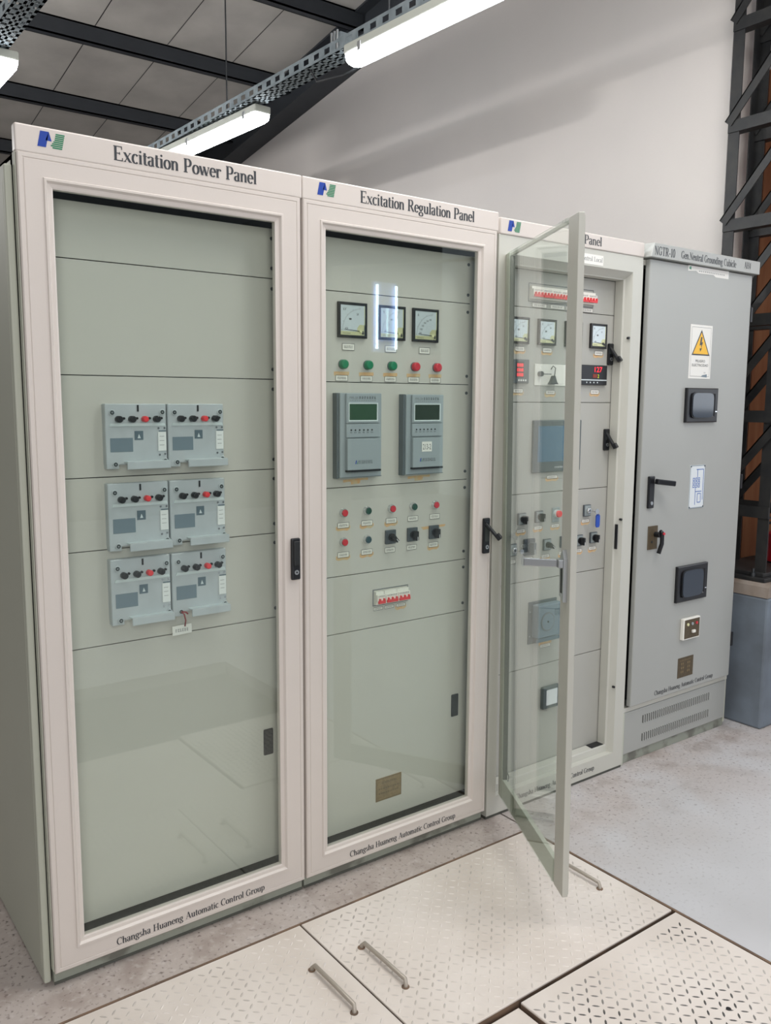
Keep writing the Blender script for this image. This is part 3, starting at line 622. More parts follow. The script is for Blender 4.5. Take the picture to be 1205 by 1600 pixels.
# six rectifier modules
def module(t, x0, x1, z0, z1):
    W_, H_ = x1-x0, z1-z0; y = .056
    P = lambda u, v: (x0+u*W_, z1-v*H_)
    m = MB(); m.box(x0, x1-.002, y, D+.002, z0+H_*.06, z1, 'alu', .002, seg=1)
    a = P(.22, 1.0); m.box(x0+.001, x0+W_*.2, y, D, z0, z0+H_*.07, 'alu', .001, seg=1)
    m.prism([P(.06, .345), P(.97, .345), P(.95, .30), P(.08, .30)], y-.004, y, 'alu_light')
    o = m.build('rectifier_module', t)
    for u, v in ((.11, .135), (.92, .13), (.14, .93), (.95, .90)):
        px, pz = P(u, v); m = MB(); m.cyl((px, y, pz), (px, y-.0035, pz), .0085, 'alu', seg=16, bev=.001); m.cyl((px, y-.0036, pz), (px, y-.004, pz), .0058, 'hole', seg=14); m.cyl((px, y-.004, pz), (px, y-.0045, pz), .0025, 'steel', seg=8); m.build('corner_screw', o)
    for i, u in enumerate((.19, .40, .605, .80)):
        px, pz = P(u, .235); m = MB(); cl = 'red_bright' if i == 2 else 'black'
        m.cyl((px, y, pz), (px, y-.02, pz), .006, 'steel', seg=10); m.cyl((px, y-.008, pz), (px, y-.026, pz), .0093 if i != 2 else .0085, cl, seg=14, bev=.003); m.build('terminal_knob', o, label='red knob' if i == 2 else None)
        m = MB(); m.cyl((px+.018, y, pz+.002), (px+.018, y-.005, pz+.002), .0035, 'black', seg=10); m.build('pin', o)
    m = MB(); a = P(.07, .74); c = P(.43, .525); m.box(a[0], c[0], y-.001, y, a[1], c[1], 'slate', .0003, seg=1); m.build('nameplate', o, label='blank blue grey nameplate')
    m = MB(); a = P(.46, .56); c = P(.60, .42); m.box(a[0], c[0], y-.001, y, a[1], c[1], 'slate_dark'); px, pz = P(.53, .5); m.poly([(px-.004, y-.0012, pz-.006), (px+.005, y-.0012, pz-.006), (px, y-.0012, pz+.006)], 'alu_light'); m.build('square_badge', o)
    m = MB(); a = P(.84, .74); c = P(.975, .44); m.box(a[0], c[0], y-.003, y, a[1], c[1], 'white', .0005, seg=1); m.poly([(a[0]+.002, y-.0031, c[1]+.001), (c[0], y-.0031, c[1]+.001), (c[0], y-.0031, c[1]+.004), (a[0]+.002, y-.0031, c[1]+.004)], 'slate_dark')
    for vv in range(3): m.poly([(a[0]+.004, y-.0032, c[1]-.012-vv*.012), (c[0]-.006, y-.0032, c[1]-.012-vv*.012), (c[0]-.006, y-.0032, c[1]-.013-vv*.012), (a[0]+.004, y-.0032, c[1]-.013-vv*.012)], 'ink_grey')
    m.build('white_tag', o)
    for u, v in ((.85, .38), (.95, .38), (.86, .80), (.95, .79)):
        px, pz = P(u, v); m = MB(); m.cyl((px, y, pz), (px, y-.003, pz), .003, 'chrome', seg=10); m.build('small_screw', o)
    m = MB(); px, pz = P(.525, .07); m.box(px-.0025, px+.0025, y-.0015, y, pz-.009, pz+.009, 'black'); m.build('slot', o)
    m = MB(); a = P(.28, 1.0); c = P(.99, .885); m.box(a[0], c[0], y-.024, y+.004, c[1]-.004, c[1], 'alu_light', .001, seg=1); m.box(a[0], c[0], y-.026, y-.021, a[1]-.001, c[1], 'alu', .001, seg=1); m.build('handle_bar', o)
for (x0, x1, z0, z1) in ((.211, .386, 1.405, 1.588), (.389, .562, 1.405, 1.588), (.211, .386, 1.178, 1.371), (.389, .562, 1.178, 1.371), (.211, .386, .968, 1.160), (.389, .562, .968, 1.160)):
    module(c1, x0, x1, z0+.006, z1)
t = thing('hanging_tag', (.425, .055, .93), 'white card tag on a dark red cord below the metal modules', 'tag')
m = MB(); m.tube([(.405, .034, .992), (.412, .030, .985), (.418, .034, .965), (.420, .045, .945)], .0022, 'tag_red', 6); m.tube([(.405, .034, .992), (.418, .030, .990), (.424, .032, .984)], .0025, 'tag_red', 6); m.build('cord', t)
m = MB(); m.box(.390, .450, .066, .068, .916, .944, 'paper', M=Matrix.Translation((.42, .067, .93))@Matrix.Rotation(math.radians(-2), 4, 'Y')@Matrix.Translation((-.42, -.067, -.93))); marks(m, .398, .44, .924, .934, .0655, 'ink_grey', 6); m.build('card', t)
# cabinet 2 instruments
for x, u, sc in ((1.031, 'kV', ('0', '1', '2')), (1.190, 'V', ('0', '40', '80', '120')), (1.336, 'A', ('50', '100', '150', '200', '250', '300'))): meter(c2, x, 1.857, .112, unit=u, ang=184, scale=sc)
for x in (1.018, 1.190, 1.336): label_plate(c2, x, 1.772, w_=.048, h_=.022)
for x, c in ((.995, 'green'), (1.093, 'green'), (1.192, 'green'), (1.292, 'red'), (1.389, 'red')): pilot(c2, x, 1.716, c); label_plate(c2, x-.003, 1.672, w_=.048, h_=.019, tape=2)
for x, c in ((.998, 'red'), (1.094, 'green_dark'), (1.197, 'red'), (1.292, 'green_dark'), (1.392, 'red')): pilot(c2, x, 1.232, c, dome=False); label_plate(c2, x, 1.190, w_=.046, tape=0 if x > 1.25 else 1)
for x, c in ((.998, 'red'), (1.094, 'teal_dark')): pilot(c2, x, 1.134, c, dome=False); label_plate(c2, x, 1.091, w_=.046, tape=1)
for x, a in ((1.192, -40), (1.288, 0), (1.387, 0)): rotary(c2, x, 1.134, s=.044, ang=a, face='switch_grey'); label_plate(c2, x, 1.088, w_=.044, tape=1 if x > 1.35 else 0)
m = MB(); m.poly([(1.34, D-.0006, 1.145), (1.44, D-.0006, 1.150), (1.445, D-.0006, 1.158), (1.33, D-.0006, 1.156)], 'tape'); m.build('tape_strip', c2)
def regulator(t, x, z, sticker):
    x0, x1, z0, z1 = x-.083, x+.083, z-.137, z+.137; y = .048
    m = MB(); m.box(x0, x1, y, D, z0, z1, 'unit_grey', .002, seg=1); m.box(x0-.008, x0, y+.006, D, z0-.002, z1, 'unit_dark', .001, seg=1); m.box(x0+.0, x1, y-.001, y, z0+.0, z0+.002, 'unit_dark'); o = m.build('regulator_unit', t)
    a, b_ = x0+.020, x1-.012
    m = MB(); m.box(a, b_, y-.008, y, z+.040, z1-.001, 'unit_grey', .0015, seg=1); m.box(a, b_, y-.008, y, z-.006, z+.038, 'unit_grey', .0015, seg=1); m.build('face_plate', o)
    m = MB(); sans(m, 'PWL-2A', a+.012, a+.045, z1-.019, .008, y-.0083, 'ink_grey'); marks(m, a+.048, b_-.016, z1-.019, z1-.010, y-.0083, 'ink', 7); marks(m, a+.012, b_-.016, z1-.025, z1-.022, y-.0083, 'ink_grey', 12); m.build('lettering', o)
    m = MB(); m.frame(a+.007, b_-.010, z+.046, z+.106, [(0, y-.008), (0, y-.010), (.003, y-.010), (.0045, y-.0085)], 'alu_light'); m.box(a+.010, b_-.013, y-.0088, y-.008, z+.049, z+.103, 'lcd' if not sticker else 'lcd_dark'); m.build('screen', o, label='dark green display')
    m = MB()
    for i in range(6):
        px = a+.018+i*.0165; m.cyl((px, y-.008, z+.018), (px, y-.010, z+.018), .0025, 'black', seg=8); marks(m, px-.005, px+.005, z+.008, z+.012, y-.0083, 'ink', 2)
    m.build('indicator_row', o)
    m = MB(); m.box(a, b_, y-.014, y, z-.112, z-.010, 'unit_grey', .0015, seg=1); m.box(a, b_, y-.0145, y, z-.118, z-.112, 'black'); lo = m.build('cover_flap', o)
    m = MB(); marks(m, a+.042, a+.1, z-.092, z-.080, y-.0143, 'ink', 8); m.poly([(a+.030, y-.0143, z-.092), (a+.034, y-.0143, z-.092), (a+.037, y-.0143, z-.080), (a+.033, y-.0143, z-.080)], 'logo_blue'); m.poly([(a+.036, y-.0143, z-.092), (a+.040, y-.0143, z-.092), (a+.040, y-.0143, z-.082)], 'logo_green'); m.build('emblem', o)
    if sticker:
        m = MB(); m.box(a+.038, a+.082, y-.0150, y-.0141, z-.058, z-.024, 'paper'); sans(m, '213-2', a+.042, a+.078, z-.051, .019, y-.0152, 'ink'); m.build('number_sticker', o, label='white sticker reading 213-2')
    m = MB(); m.poly([(x-.05, D-.0006, z0-.009), (x+.05, D-.0006, z0-.006), (x+.05, D-.0006, z0-.014), (x+.02, D-.0006, z0-.013), (x+.016, D-.0006, z0-.024), (x-.018, D-.0006, z0-.026), (x-.02, D-.0006, z0-.016), (x-.05, D-.0006, z0-.018)], 'tape'); m.build('tape_strip', t)
regulator(c2, 1.048, 1.487, False); regulator(c2, 1.318, 1.485, True)
def breaker(t, x0, poles, z, y=D, pitch=.0175):
    w_ = poles*pitch-.001
    m = MB(); m.prism([(x0, z-.022), (x0+w_, z-.022), (x0+w_, z+.024), (x0, z+.024)], y-.012, y, 'white_plastic'); m.box(x0, x0+w_, y-.022, y-.012, z-.012, z+.014, 'white_plastic', .001, seg=1)
    marks(m, x0+.004, x0+w_-.004, z+.006, z+.012, y-.0223, 'ink', poles*2); o = m.build('circuit_breaker', t)
    m = MB(); m.box(x0+.002, x0+w_-.002, y-.027, y-.021, z-.016, z-.006, 'red_bright', .001, seg=1)
    for p in range(poles): m.prism([(x0+p*pitch+.005, z-.008), (x0+p*pitch+.011, z-.008), (x0+p*pitch+.009, z+.002), (x0+p*pitch+.006, z+.002)], y-.030, y-.022, 'red_bright')
    m.build('toggle', o, label='red toggle bar')
breaker(c2, 1.126, 2, .925); breaker(c2, 1.163, 3, .925); breaker(c2, 1.2165, 3, .925)
m = MB(); m.frame(1.120, 1.275, .897, .956, [(0, D-.0004), (.001, D-.0015), (.003, D-.0015)], 'ink_grey'); m.build('breaker_cutout', c2)
for x in (1.142, 1.190, 1.242): label_plate(c2, x, .887, w_=.040, h_=.012, tape=1 if x > 1.2 else 0)
m = MB(); m.box(1.137, 1.252, D-.0015, D, .180, .266, 'brass', .0005, seg=1); m.frame(1.137, 1.252, .180, .266, [(.003, D-.0018), (.0045, D-.0018)], 'bronze'); marks(m, 1.165, 1.225, .243, .251, D-.0019, 'bronze', 7); marks(m, 1.148, 1.24, .205, .211, D-.0019, 'bronze', 9); marks(m, 1.148, 1.24, .222, .228, D-.0019, 'bronze', 9); m.build('nameplate', c2, label='small brass nameplate')
# -------- cabinet 3 (open door)
t = c3 = thing('control_cabinet', (2.02, .3, 0), 'third cabinet from the left, its glass door swung open, switches and breakers inside', 'electrical cabinet', 'glass fronted control cabinets')
x0, x1 = 1.612, 2.428; YF = .008
m = MB(); op = (.048, .056, .078, .078)
op2 = (.062, .072, .094, .094); op3 = (.070, .080, .094, .094)
ra = (.048, .062, .072, .064); rb = (.062, .076, .073, .088); rc = (.064, .080, .100, .090)
m.frame(x0, x1, .012, 2.186, [(0, .05), (0, YF+.001), (.001, YF), (ra, YF), (rb, YF+.026), (rc, YF+.028), (tuple(v+.004 for v in rc), YF+.030), (tuple(v+.005 for v in rc), YF+.060), (tuple(v+.005 for v in rc), YF+.069)], 'frame_grey')
m.box(x0, x0+.01, .05, .62, .012, 2.186, 'cream_shaded'); m.box(x1-.01, x1, .05, .62, .012, 2.186, 'cream_shaded'); m.box(x0, x1, .61, .62, .012, 2.186, 'cream_shaded'); m.box(x0, x1, .05, .62, 2.176, 2.186, 'cream_shaded'); m.box(x0, x1, .05, .62, .012, .022, 'cream_shaded')
b3 = m.build('body', t)
m = MB(); m.box(x0, x1, .012, .6, .0, .012, 'plinth_bare'); m.build('plinth', t)
m = MB(); m.box(x0+.002, x1, .004, .034, 2.186, 2.243, 'cream', .004); h = m.build('header', t); m = MB(); lettering(m, 'Panel', 2.056, 2.160, 2.200, .034, .0034, 'ink'); m.build('lettering', h); logo(h, 1.648, 2.199, .0032)
m = MB(); m.box(2.03, 2.176, YF-.001, YF, 2.128, 2.166, 'paper'); lettering(m, 'Control Local', 2.04, 2.172, 2.140, .018, YF-.0012, 'ink_grey', bold=.7); m.build('paper_label', t, label='white paper label reading Control Local')
m = MB(); lettering(m, 'Changsha Huaneng Automatic Control Group', 1.77, 2.242, .038, .021, YF-.0006, 'ink'); m.build('lettering', b3)
m = MB(); m.box(2.339, 2.344, YF+.006, YF+.018, .985, 1.09, 'black'); m.build('latch_slot', b3)
for z in (1.11, .38, 1.86): m = MB(); m.cyl((2.358, YF+.010, z), (2.358, YF+.0, z), .005, 'black', seg=12); m.build('bolt_hole', b3)
SE3 = [2.091, 1.953, 1.597, 1.243, .893, .535, .112]
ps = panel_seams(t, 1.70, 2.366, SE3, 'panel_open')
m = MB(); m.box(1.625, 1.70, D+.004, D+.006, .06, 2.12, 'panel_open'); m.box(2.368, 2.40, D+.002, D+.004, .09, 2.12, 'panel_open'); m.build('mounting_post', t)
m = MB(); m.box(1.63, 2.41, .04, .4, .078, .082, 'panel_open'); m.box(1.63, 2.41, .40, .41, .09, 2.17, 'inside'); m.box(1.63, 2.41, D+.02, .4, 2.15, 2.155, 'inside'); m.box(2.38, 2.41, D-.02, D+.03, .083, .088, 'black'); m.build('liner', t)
m = MB(); m.prism([(2.262, .1165), (2.338, .1165), (2.338, .1185), (2.272, .1185)], .040, .076, 'black'); m.build('cable_opening', t)
for z in (1.985, 2.05, 1.92, 1.205, 1.11, 1.04, .945, .86, .755, .69, .60, .52, .43, .28, .13): screw(t, 2.352 if z > 1.3 else 2.356, z, D, .0045, 'dark_steel' if z > 1.3 else 'steel')
m = MB(); m.frame(1.839, 2.212, 1.975, 2.045, [(0, D-.0004), (.001, D-.0015), (.003, D-.0015)], 'ink_grey'); m.build('breaker_cutout', t)
x = 1.846
for k in range(7): breaker(t, x, 3, 2.008); x += .0522
for x in (1.90, 2.00, 2.09, 2.17): label_plate(t, x, 1.964, w_=.08, h_=.016)
for x in (1.793, 1.942, 2.245): meter(t, x, 1.865, .098, unit='A', ang=184, scale=('0', '1', '2'))
meter(t, 2.094, 1.865, .098, unit='V', ang=184, scale=('0', '1', '2'))
for x in (1.80, 1.95, 2.10, 2.255): label_plate(t, x, 1.797, w_=.05, h_=.018, tape=1)
m = MB(); m.box(1.750, 1.846, D-.010, D, 1.668, 1.758, 'hmi_frame', .003); o = m.build('digital_meter', t)
m = MB(); m.box(1.776, 1.816, D-.0104, D-.0098, 1.690, 1.748, 'black')
for k in range(3): sans(m, '888', 1.779, 1.813, 1.694+k*.018, .013, D-.0106, 'led_red')
m.build('display', o, label='three rows of glowing red digits')
m = MB()
for k in range(4): m.box(1.786+k*.012, 1.794+k*.012, D-.012, D-.010, 1.676, 1.683, 'white', .001, seg=1)
m.build('key_row', o)
label_plate(t, 1.797, 1.640, w_=.05, h_=.016, tape=1)
m = MB(); m.box(1.884, 2.06, D-.003, D, 1.662, 1.744, 'white_plastic', .001, seg=1); m.prism([(1.955, 1.668), (2.0, 1.668), (1.99, 1.68), (1.982, 1.70), (1.975, 1.70), (1.965, 1.68)], D-.02, D-.004, 'dark_steel'); m.cyl((1.908, D-.003, 1.706), (1.908, D-.018, 1.706), .010, 'dark_steel', seg=16); m.box(1.915, 1.965, D-.014, D-.012, 1.704, 1.707, 'dark_steel'); m.tube([(1.965, D-.012, 1.725), (1.975, D-.012, 1.738), (1.99, D-.012, 1.73), (1.985, D-.012, 1.70)], .0018, 'dark_steel', 6); o = m.build('relay', t)
m = MB(); m.frame(1.884, 2.06, 1.660, 1.746, [(0, D), (0, D-.030), (.003, D-.032), (.086/2-.001, D-.032)], 'clear_plastic'); m.build('clear_cover', o, label='clear plastic cover')
label_plate(t, 1.975, 1.636, w_=.05, h_=.016, tape=1)
m = MB(); m.box(2.108, 2.302, D-.012, D, 1.668, 1.748, 'black', .002, seg=1); m.box(2.112, 2.299, D-.0126, D-.0120, 1.686, 1.690, 'alu_light'); o = m.build('temperature_display', t)
m = MB(); sans(m, '127', 2.222, 2.268, 1.720, .021, D-.0128, 'led_red'); m.box(2.212, 2.238, D-.0128, D-.0122, 1.697, 1.712, 'led_dim'); sans(m, '2', 2.241, 2.250, 1.697, .014, D-.0128, 'led_yellow'); m.build('display', o, label='glowing red digits 127')
m = MB()
for k in range(4): m.cyl((2.175+k*.022, D-.012, 1.678), (2.175+k*.022, D-.0135, 1.678), .003, 'alu_light', seg=8)
m.build('key_row', o)
label_plate(t, 2.24, 1.640, w_=.05, h_=.018, tape=1)
handle_lock(t, 2.324, 1.795, D, swing=(.012, -.045, -.05), hgt=.088); handle_lock(t, 2.320, 1.443, D, swing=(.012, -.045, -.055), hgt=.09)
m = MB(); m.box(1.878, 2.155, D-.012, D, 1.323, 1.528, 'hmi_frame', .004); o = m.build('touch_screen', t); m = MB(); m.box(1.902, 2.133, D-.0125, D-.0118, 1.365, 1.505, 'hmi_screen'); m.build('screen', o, label='blue grey screen'); m = MB(); marks(m, 2.00, 2.06, 1.338, 1.345, D-.0123, 'white', 6); m.build('lettering', o)
label_plate(t, 2.0, 1.302, w_=.06, h_=.014, tape=1)
rotary(t, 1.832, 1.146, face='switch_face'); rotary(t, 1.928, 1.148, face='switch_face')
m = MB(); m.box(2.006, 2.050, D-.004, D, 1.118, 1.178, 'switch_face', .002, seg=1); o = m.build('emergency_button', t); m = MB(); m.cyl((2.028, D-.004, 1.153), (2.028, D-.016, 1.153), .016, 'alu_light', seg=20); m.cyl((2.028, D-.016, 1.153), (2.028, D-.026, 1.153), .014, 'red_bright', seg=20, bev=.003); m.build('mushroom_head', o, label='red button head')
pilot(t, 2.118, 1.15, 'green', dome=False)
keyswitch(t, 2.215, 1.152)
keyswitch(t, 1.785, 1.028)
rotary(t, 1.878, 1.031, s=.060, face='switch_grey', knob='unit_dark'); rotary(t, 1.979, 1.031, ang=-50, face='switch_face'); rotary(t, 2.078, 1.034, face='teal_dark'); rotary(t, 2.172, 1.030, face='switch_face'); rotary(t, 2.262, 1.034, face='switch_face')
for x, z in ((1.832, 1.098), (1.928, 1.103), (2.028, 1.103), (2.212, 1.108), (1.785, .980), (1.880, .984), (1.975, .984), (2.078, .986), (2.172, .986), (2.262, .988)): label_plate(t, x, z, w_=.044, h_=.015, tape=0 if x in (1.785, 1.880) else 1)
k = thing('key', (2.225, .05, 1.15), 'chrome key with a blue plastic fob in the upper right switch of the open cabinet', 'key')
m = MB(); m.box(2.208, 2.222, .032, .058, 1.150, 1.154, 'chrome'); m.cyl((2.224, .028, 1.152), (2.224, .032, 1.152), .011, 'chrome', seg=16); m.build('blade', k)
m = MB(); m.prism([(2.226, 1.132), (2.232, 1.139), (2.244, 1.139), (2.250, 1.132), (2.250, 1.092), (2.245, 1.084), (2.231, 1.084), (2.226, 1.092)], .034, .038, 'key_blue'); m.tube([(2.226, .03, 1.150), (2.234, .03, 1.144), (2.238, .034, 1.134)], .0015, 'chrome', 6); m.build('fob', k, label='blue plastic fob')
k = thing('key', (1.787, .05, 1.01), 'bunch of steel keys hanging from the leftmost switch of the open cabinet', 'key')
m = MB(); m.box(1.782, 1.792, .032, .058, 1.026, 1.030, 'chrome'); m.cyl((1.790, .028, 1.028), (1.790, .032, 1.028), .010, 'chrome', seg=16); m.build('blade', k)
m = MB(); m.tube([(1.796, .03, 1.028), (1.806, .034, 1.018), (1.802, .034, 1.006), (1.796, .032, 1.018), (1.798, .03, 1.028)], .001, 'chrome', 6); m.box(1.800, 1.808, .034, .036, .968, 1.008, 'steel', .001, seg=1); m.box(1.795, 1.801, .037, .039, .975, 1.006, 'steel', .001, seg=1); m.build('key_bunch', k)
m = MB(); m.box(1.886, 2.05, D-.004, D, .632, .806, 'hmi_frame', .003); m.box(1.905, 2.045, D-.04, D-.004, .66, .795, 'slate', .004); m.cyl((1.958, D-.04, .725), (1.958, D-.043, .725), .038, 'ink_grey', seg=28); m.cyl((1.958, D-.043, .725), (1.958, D-.0435, .725), .034, 'slate', seg=28); m.cyl((1.958, D-.0435, .725), (1.958, D-.046, .725), .004, 'black', seg=8); m.box(2.0, 2.03, D-.041, D-.04, .745, .772, 'slate_dark'); o = m.build('time_relay', t)
m = MB(); m.box(1.895, 2.05, D-.0415, D-.040, .645, .66, 'slate_dark'); m.build('cover_rim', o)
for z in (.665, .765): screw(o, 1.894, z, D-.004, .003, 'steel')
label_plate(t, 1.99, .612, w_=.06, h_=.014, tape=2)
m = MB(); m.box(1.973, 2.07, D-.018, D, .345, .438, 'hmi_frame', .003); o = m.build('digital_meter', t); m = MB(); m.box(1.990, 2.055, D-.0186, D-.0178, .360, .425, 'mimic'); m.build('display', o, label='pale display')
# its door: hinged at the left, swung out 118 degrees
HP = Vector((1.662, .0, 0)); ang = math.radians(-118.2)
PV = Vector((1.5, -.3, .35)); MD = Matrix.Translation(PV)@Matrix.Rotation(-.010, 4, Vector((.6, .8, 0)))@Matrix.Translation(-PV)@Matrix.Translation(HP)@Matrix.Rotation(ang, 4, 'Z')   # the door sags a little
m = MB(); XR = .706; z0, z1 = .097, 2.119
m.box(0, .045, 0, .018, z0, z1, 'cream_shaded', .002, M=MD); m.box(XR-.078, XR, 0, .018, z0, z1, 'frame_grey', .002, M=MD)
m.box(.045, XR-.078, .002, .018, z0, z0+.078, 'cream_shaded', .0015, M=MD); m.box(.045, XR-.078, .006, .016, z1-.012, z1-.002, 'frame_grey', .001, M=MD)
m.box(.045, .052, .004, .02, z0+.078, z1-.012, 'seam', M=MD)
d = m.build('door', t)
g = MB(); g.box(.03, XR-.079, -.0035, .0, z0+.004, z1-.001, 'glass', M=MD); g.build('glass_pane', d)
m = MB(); m.box(.640, .704, .0182, .020, .105, 2.11, 'frame_grey', M=MD); m.box(.002, .03, .0182, .020, .105, 2.11, 'frame_grey', M=MD); m.build('stiffener', d)
# chrome swing handle
m = MB(); X = .668; Z = 1.10
m.prism([(X-.017, Z-.07), (X+.017, Z-.085), (X+.017, Z+.045), (X+.004, Z+.07), (X-.012, Z+.055), (X-.017, Z+.04)], -.012, 0, 'steel', M=MD); m.box(X-.008, X+.008, -.0125, -.0115, Z-.06, Z+.03, 'seam', M=MD)
a = Vector((X-.004, -.010, Z+.028)); m.box(X-.014, X+.014, -.026, -.010, Z+.016, Z+.042, 'steel', .003, M=MD)
q = Matrix.Translation(a)@Matrix.Rotation(math.radians(66), 4, 'Z'); m.box(-.112, 0, -.006, .004, -.012, .012, 'steel', .003, M=MD@q)
m.build('handle', d, label='polished metal swing handle')
m = MB(); m.tube([(1.70, .012, .112), (1.722, .005, .128), (1.72, -.002, .150), (1.706, -.004, .175), (1.69, -.006, .182)], .0022, 'dark_steel', 6); m.build('earth_wire', t)
for z in (.13, 1.1, 2.08):
    m = MB(); m.cyl((HP.x-.006, .012, z-.03), (HP.x-.006, .012, z+.03), .006, 'frame_grey', seg=12); m.build('hinge', t)
# -------- cabinet 4
t = c4 = thing('grounding_cabinet', (2.85, .3, 0), 'grey grounding cabinet at the right end, solid door with yellow warning sign', 'electrical cabinet')
x0, x1 = 2.440, 3.25
m = MB(); m.box(x0, x0+.01, .03, .62, .045, 2.18, 'cream_shaded'); m.box(x1-.01, x1, .03, .62, .045, 2.18, 'cream_shaded'); m.box(x0, x1, .61, .62, .045, 2.18, 'cream_shaded'); m.box(x0, x1, .03, .62, 2.17, 2.18, 'cream_shaded')
m.frame(x0, x1, .24, 2.18, [(0, .05), (0, .022), ((.008, .02, .02, .02), .022), ((.008, .02, .02, .02), .09)], 'frame_grey'); m.box(x0+.008, x1-.02, .09, .10, .24, 2.18, 'pit'); m.box(x0+.008, x0+.03, .026, .09, .24, .245, 'inside'); m.build('body', t)
m = MB(); y = .02; m.box(x0+.012, x1-.012, y, .06, .045, .238, 'door_grey', .003); m.box(x0, x0+.012, y, .06, 0, .24, 'cream_shaded'); m.box(x1-.012, x1, y+.004, .06, 0.02, .24, 'cream_shaded')
lp = m.build('lower_panel', t)
for zc in (.183, .098):
    m = MB(); k = 0
    for k in range(34):
        px = 2.585+k*.0155; m.prism([(px, zc-.018), (px+.007, zc-.018), (px+.007, zc+.018), (px, zc+.018)], y-.004, y, 'door_grey'); m.poly([(px-.0045, y-.0003, zc-.018), (px, y-.0003, zc-.018), (px, y-.0003, zc+.018), (px-.0045, y-.0003, zc+.018)], 'seam')
    m.build('louvre_row', lp)
m = MB(); m.box(x0+.012, x1-.004, .028, .6, .0, .046, 'plinth', .002); m.build('plinth', t)
m = MB(); tb = bmesh.new()
A_ = [(x0-.004, -.022, 2.187), (x1, -.022, 2.187), (x1, -.022, 2.245), (x0+.018, -.022, 2.245)]; B_ = [(x0-.004, .05, 2.187), (x1, .05, 2.187), (x1, .05, 2.245), (x0+.006, .05, 2.245)]
va = [tb.verts.new(p) for p in A_]; vb = [tb.verts.new(p) for p in B_]; tb.faces.new(va); tb.faces.new(vb[::-1])
for i in range(4): tb.faces.new((va[i], vb[i], vb[(i+1) % 4], va[(i+1) % 4]))
bmesh.ops.recalc_face_normals(tb, faces=tb.faces[:]); bmesh.ops.bevel(tb, geom=tb.edges[:], offset=.002, segments=1, affect='EDGES'); m._merge(tb, 'door_grey'); h = m.build('header', t)
m = MB(); Yh = -.0226
lettering(m, 'NGTR-10', 2.458, 2.597, 2.198, .034, Yh, 'ink'); lettering(m, 'Gen.Neutral Grounding Cubicle', 2.640, 3.052, 2.201, .030, Yh, 'ink'); lettering(m, 'AH4', 3.118, 3.172, 2.205, .028, Yh, 'ink'); m.build('lettering', h)
DG = math.radians(0)
m = MB(); m.box(2.460, 3.226, -.002, .022, .270, 2.184, 'door_grey', .004); d = m.build('door', t); YD = -.002
m = MB(); lettering(m, 'Changsha Huaneng Automatic Control Group', 2.629, 3.085, .289, .021, YD-.0006, 'ink'); m.build('lettering', d)
m = MB(); m.poly([(2.722, YD-.0005, 2.184), (3.03, YD-.0005, 2.184), (3.03, YD-.0005, 2.150), (2.93, YD-.0005, 2.150), (2.91, YD-.0005, 2.158), (2.80, YD-.0005, 2.156), (2.78, YD-.0005, 2.164), (2.722, YD-.0005, 2.160)], 'paper'); m.poly([(2.73, YD-.0007, 2.168), (2.745, YD-.0007, 2.166), (2.745, YD-.0007, 2.180), (2.73, YD-.0007, 2.178)], 'green'); marks(m, 2.80, 3.0, 2.162, 2.168, YD-.0008, 'ink_grey', 14); m.build('torn_sticker', d, label='torn white paper sticker')
m = MB(); m.box(2.762, 2.927, YD-.001, YD, 1.704, 1.938, 'paper', .0004, seg=1); ys = YD-.0014; m.frame(2.762, 2.927, 1.704, 1.938, [(.010, ys), (.0112, ys)], 'ink_grey')
cx = 2.845; m.poly([(cx-.068, ys-.0001, 1.806), (cx+.068, ys-.0001, 1.806), (cx, ys-.0001, 1.918)], 'black'); m.poly([(cx-.058, ys-.0003, 1.812), (cx+.058, ys-.0003, 1.812), (cx, ys-.0003, 1.906)], 'sign_yellow')
yb_ = ys-.0005; m.poly([(cx-.004, yb_, 1.886), (cx+.007, yb_, 1.886), (cx+.003, yb_, 1.862), (cx+.013, yb_, 1.866), (cx+.0, yb_, 1.832), (cx-.0, yb_, 1.852), (cx-.012, yb_, 1.848)], 'black'); m.poly([(cx-.011, yb_, 1.836), (cx+.007, yb_, 1.838), (cx-.005, yb_, 1.822)], 'black')
sans(m, 'PELIGRO', cx-.036, cx+.036, 1.776, .011, ys-.0002, 'ink'); sans(m, 'ELECTRICIDAD', cx-.060, cx+.060, 1.758, .011, ys-.0002, 'ink'); marks(m, cx+.03, cx+.045, 1.728, 1.734, ys-.0002, 'ink_grey', 3); m.poly([(cx+.01, ys-.0002, 1.713), (cx+.055, ys-.0002, 1.711), (cx+.055, ys-.0002, 1.725), (cx+.02, ys-.0002, 1.720)], 'slate'); m.build('warning_sign', d, label='white and yellow sign with a lightning bolt reading PELIGRO ELECTRICIDAD')
def sight(xa, xb, za, zb, lit):
    m = MB(); m.frame(xa, xb, za, zb, [(0, YD), (0, YD-.012), (.004, YD-.015), (.024, YD-.015), (.030, YD-.012), (.07, YD-.012)], 'black'); o = m.build('sight_window', d)
    cxx, czz, hx_, hz_ = (xa+xb)/2-.008, (za+zb)/2, (xb-xa)/2-.034, (zb-za)/2-.018; pts = []
    for q in range(40):
        a_ = 2*PI*q/40; ca_, sa_ = math.cos(a_), math.sin(a_); pts.append((cxx+hx_*math.copysign(abs(ca_)**.35, ca_), czz+hz_*math.copysign(abs(sa_)**.35, sa_)))
    m = MB(); m.prism(pts, YD-.0215, YD-.012, 'black'); m.prism([(cxx+(p_-cxx)*.94, czz+(q_-czz)*.94) for p_, q_ in pts], YD-.0235, YD-.0212, 'win_dark'); m.build('pane', o)
    m = MB(); m.box(xb-.024, xb-.010, YD-.018, YD-.015, za+.045, za+.050, 'chrome'); m.build('catch', o)
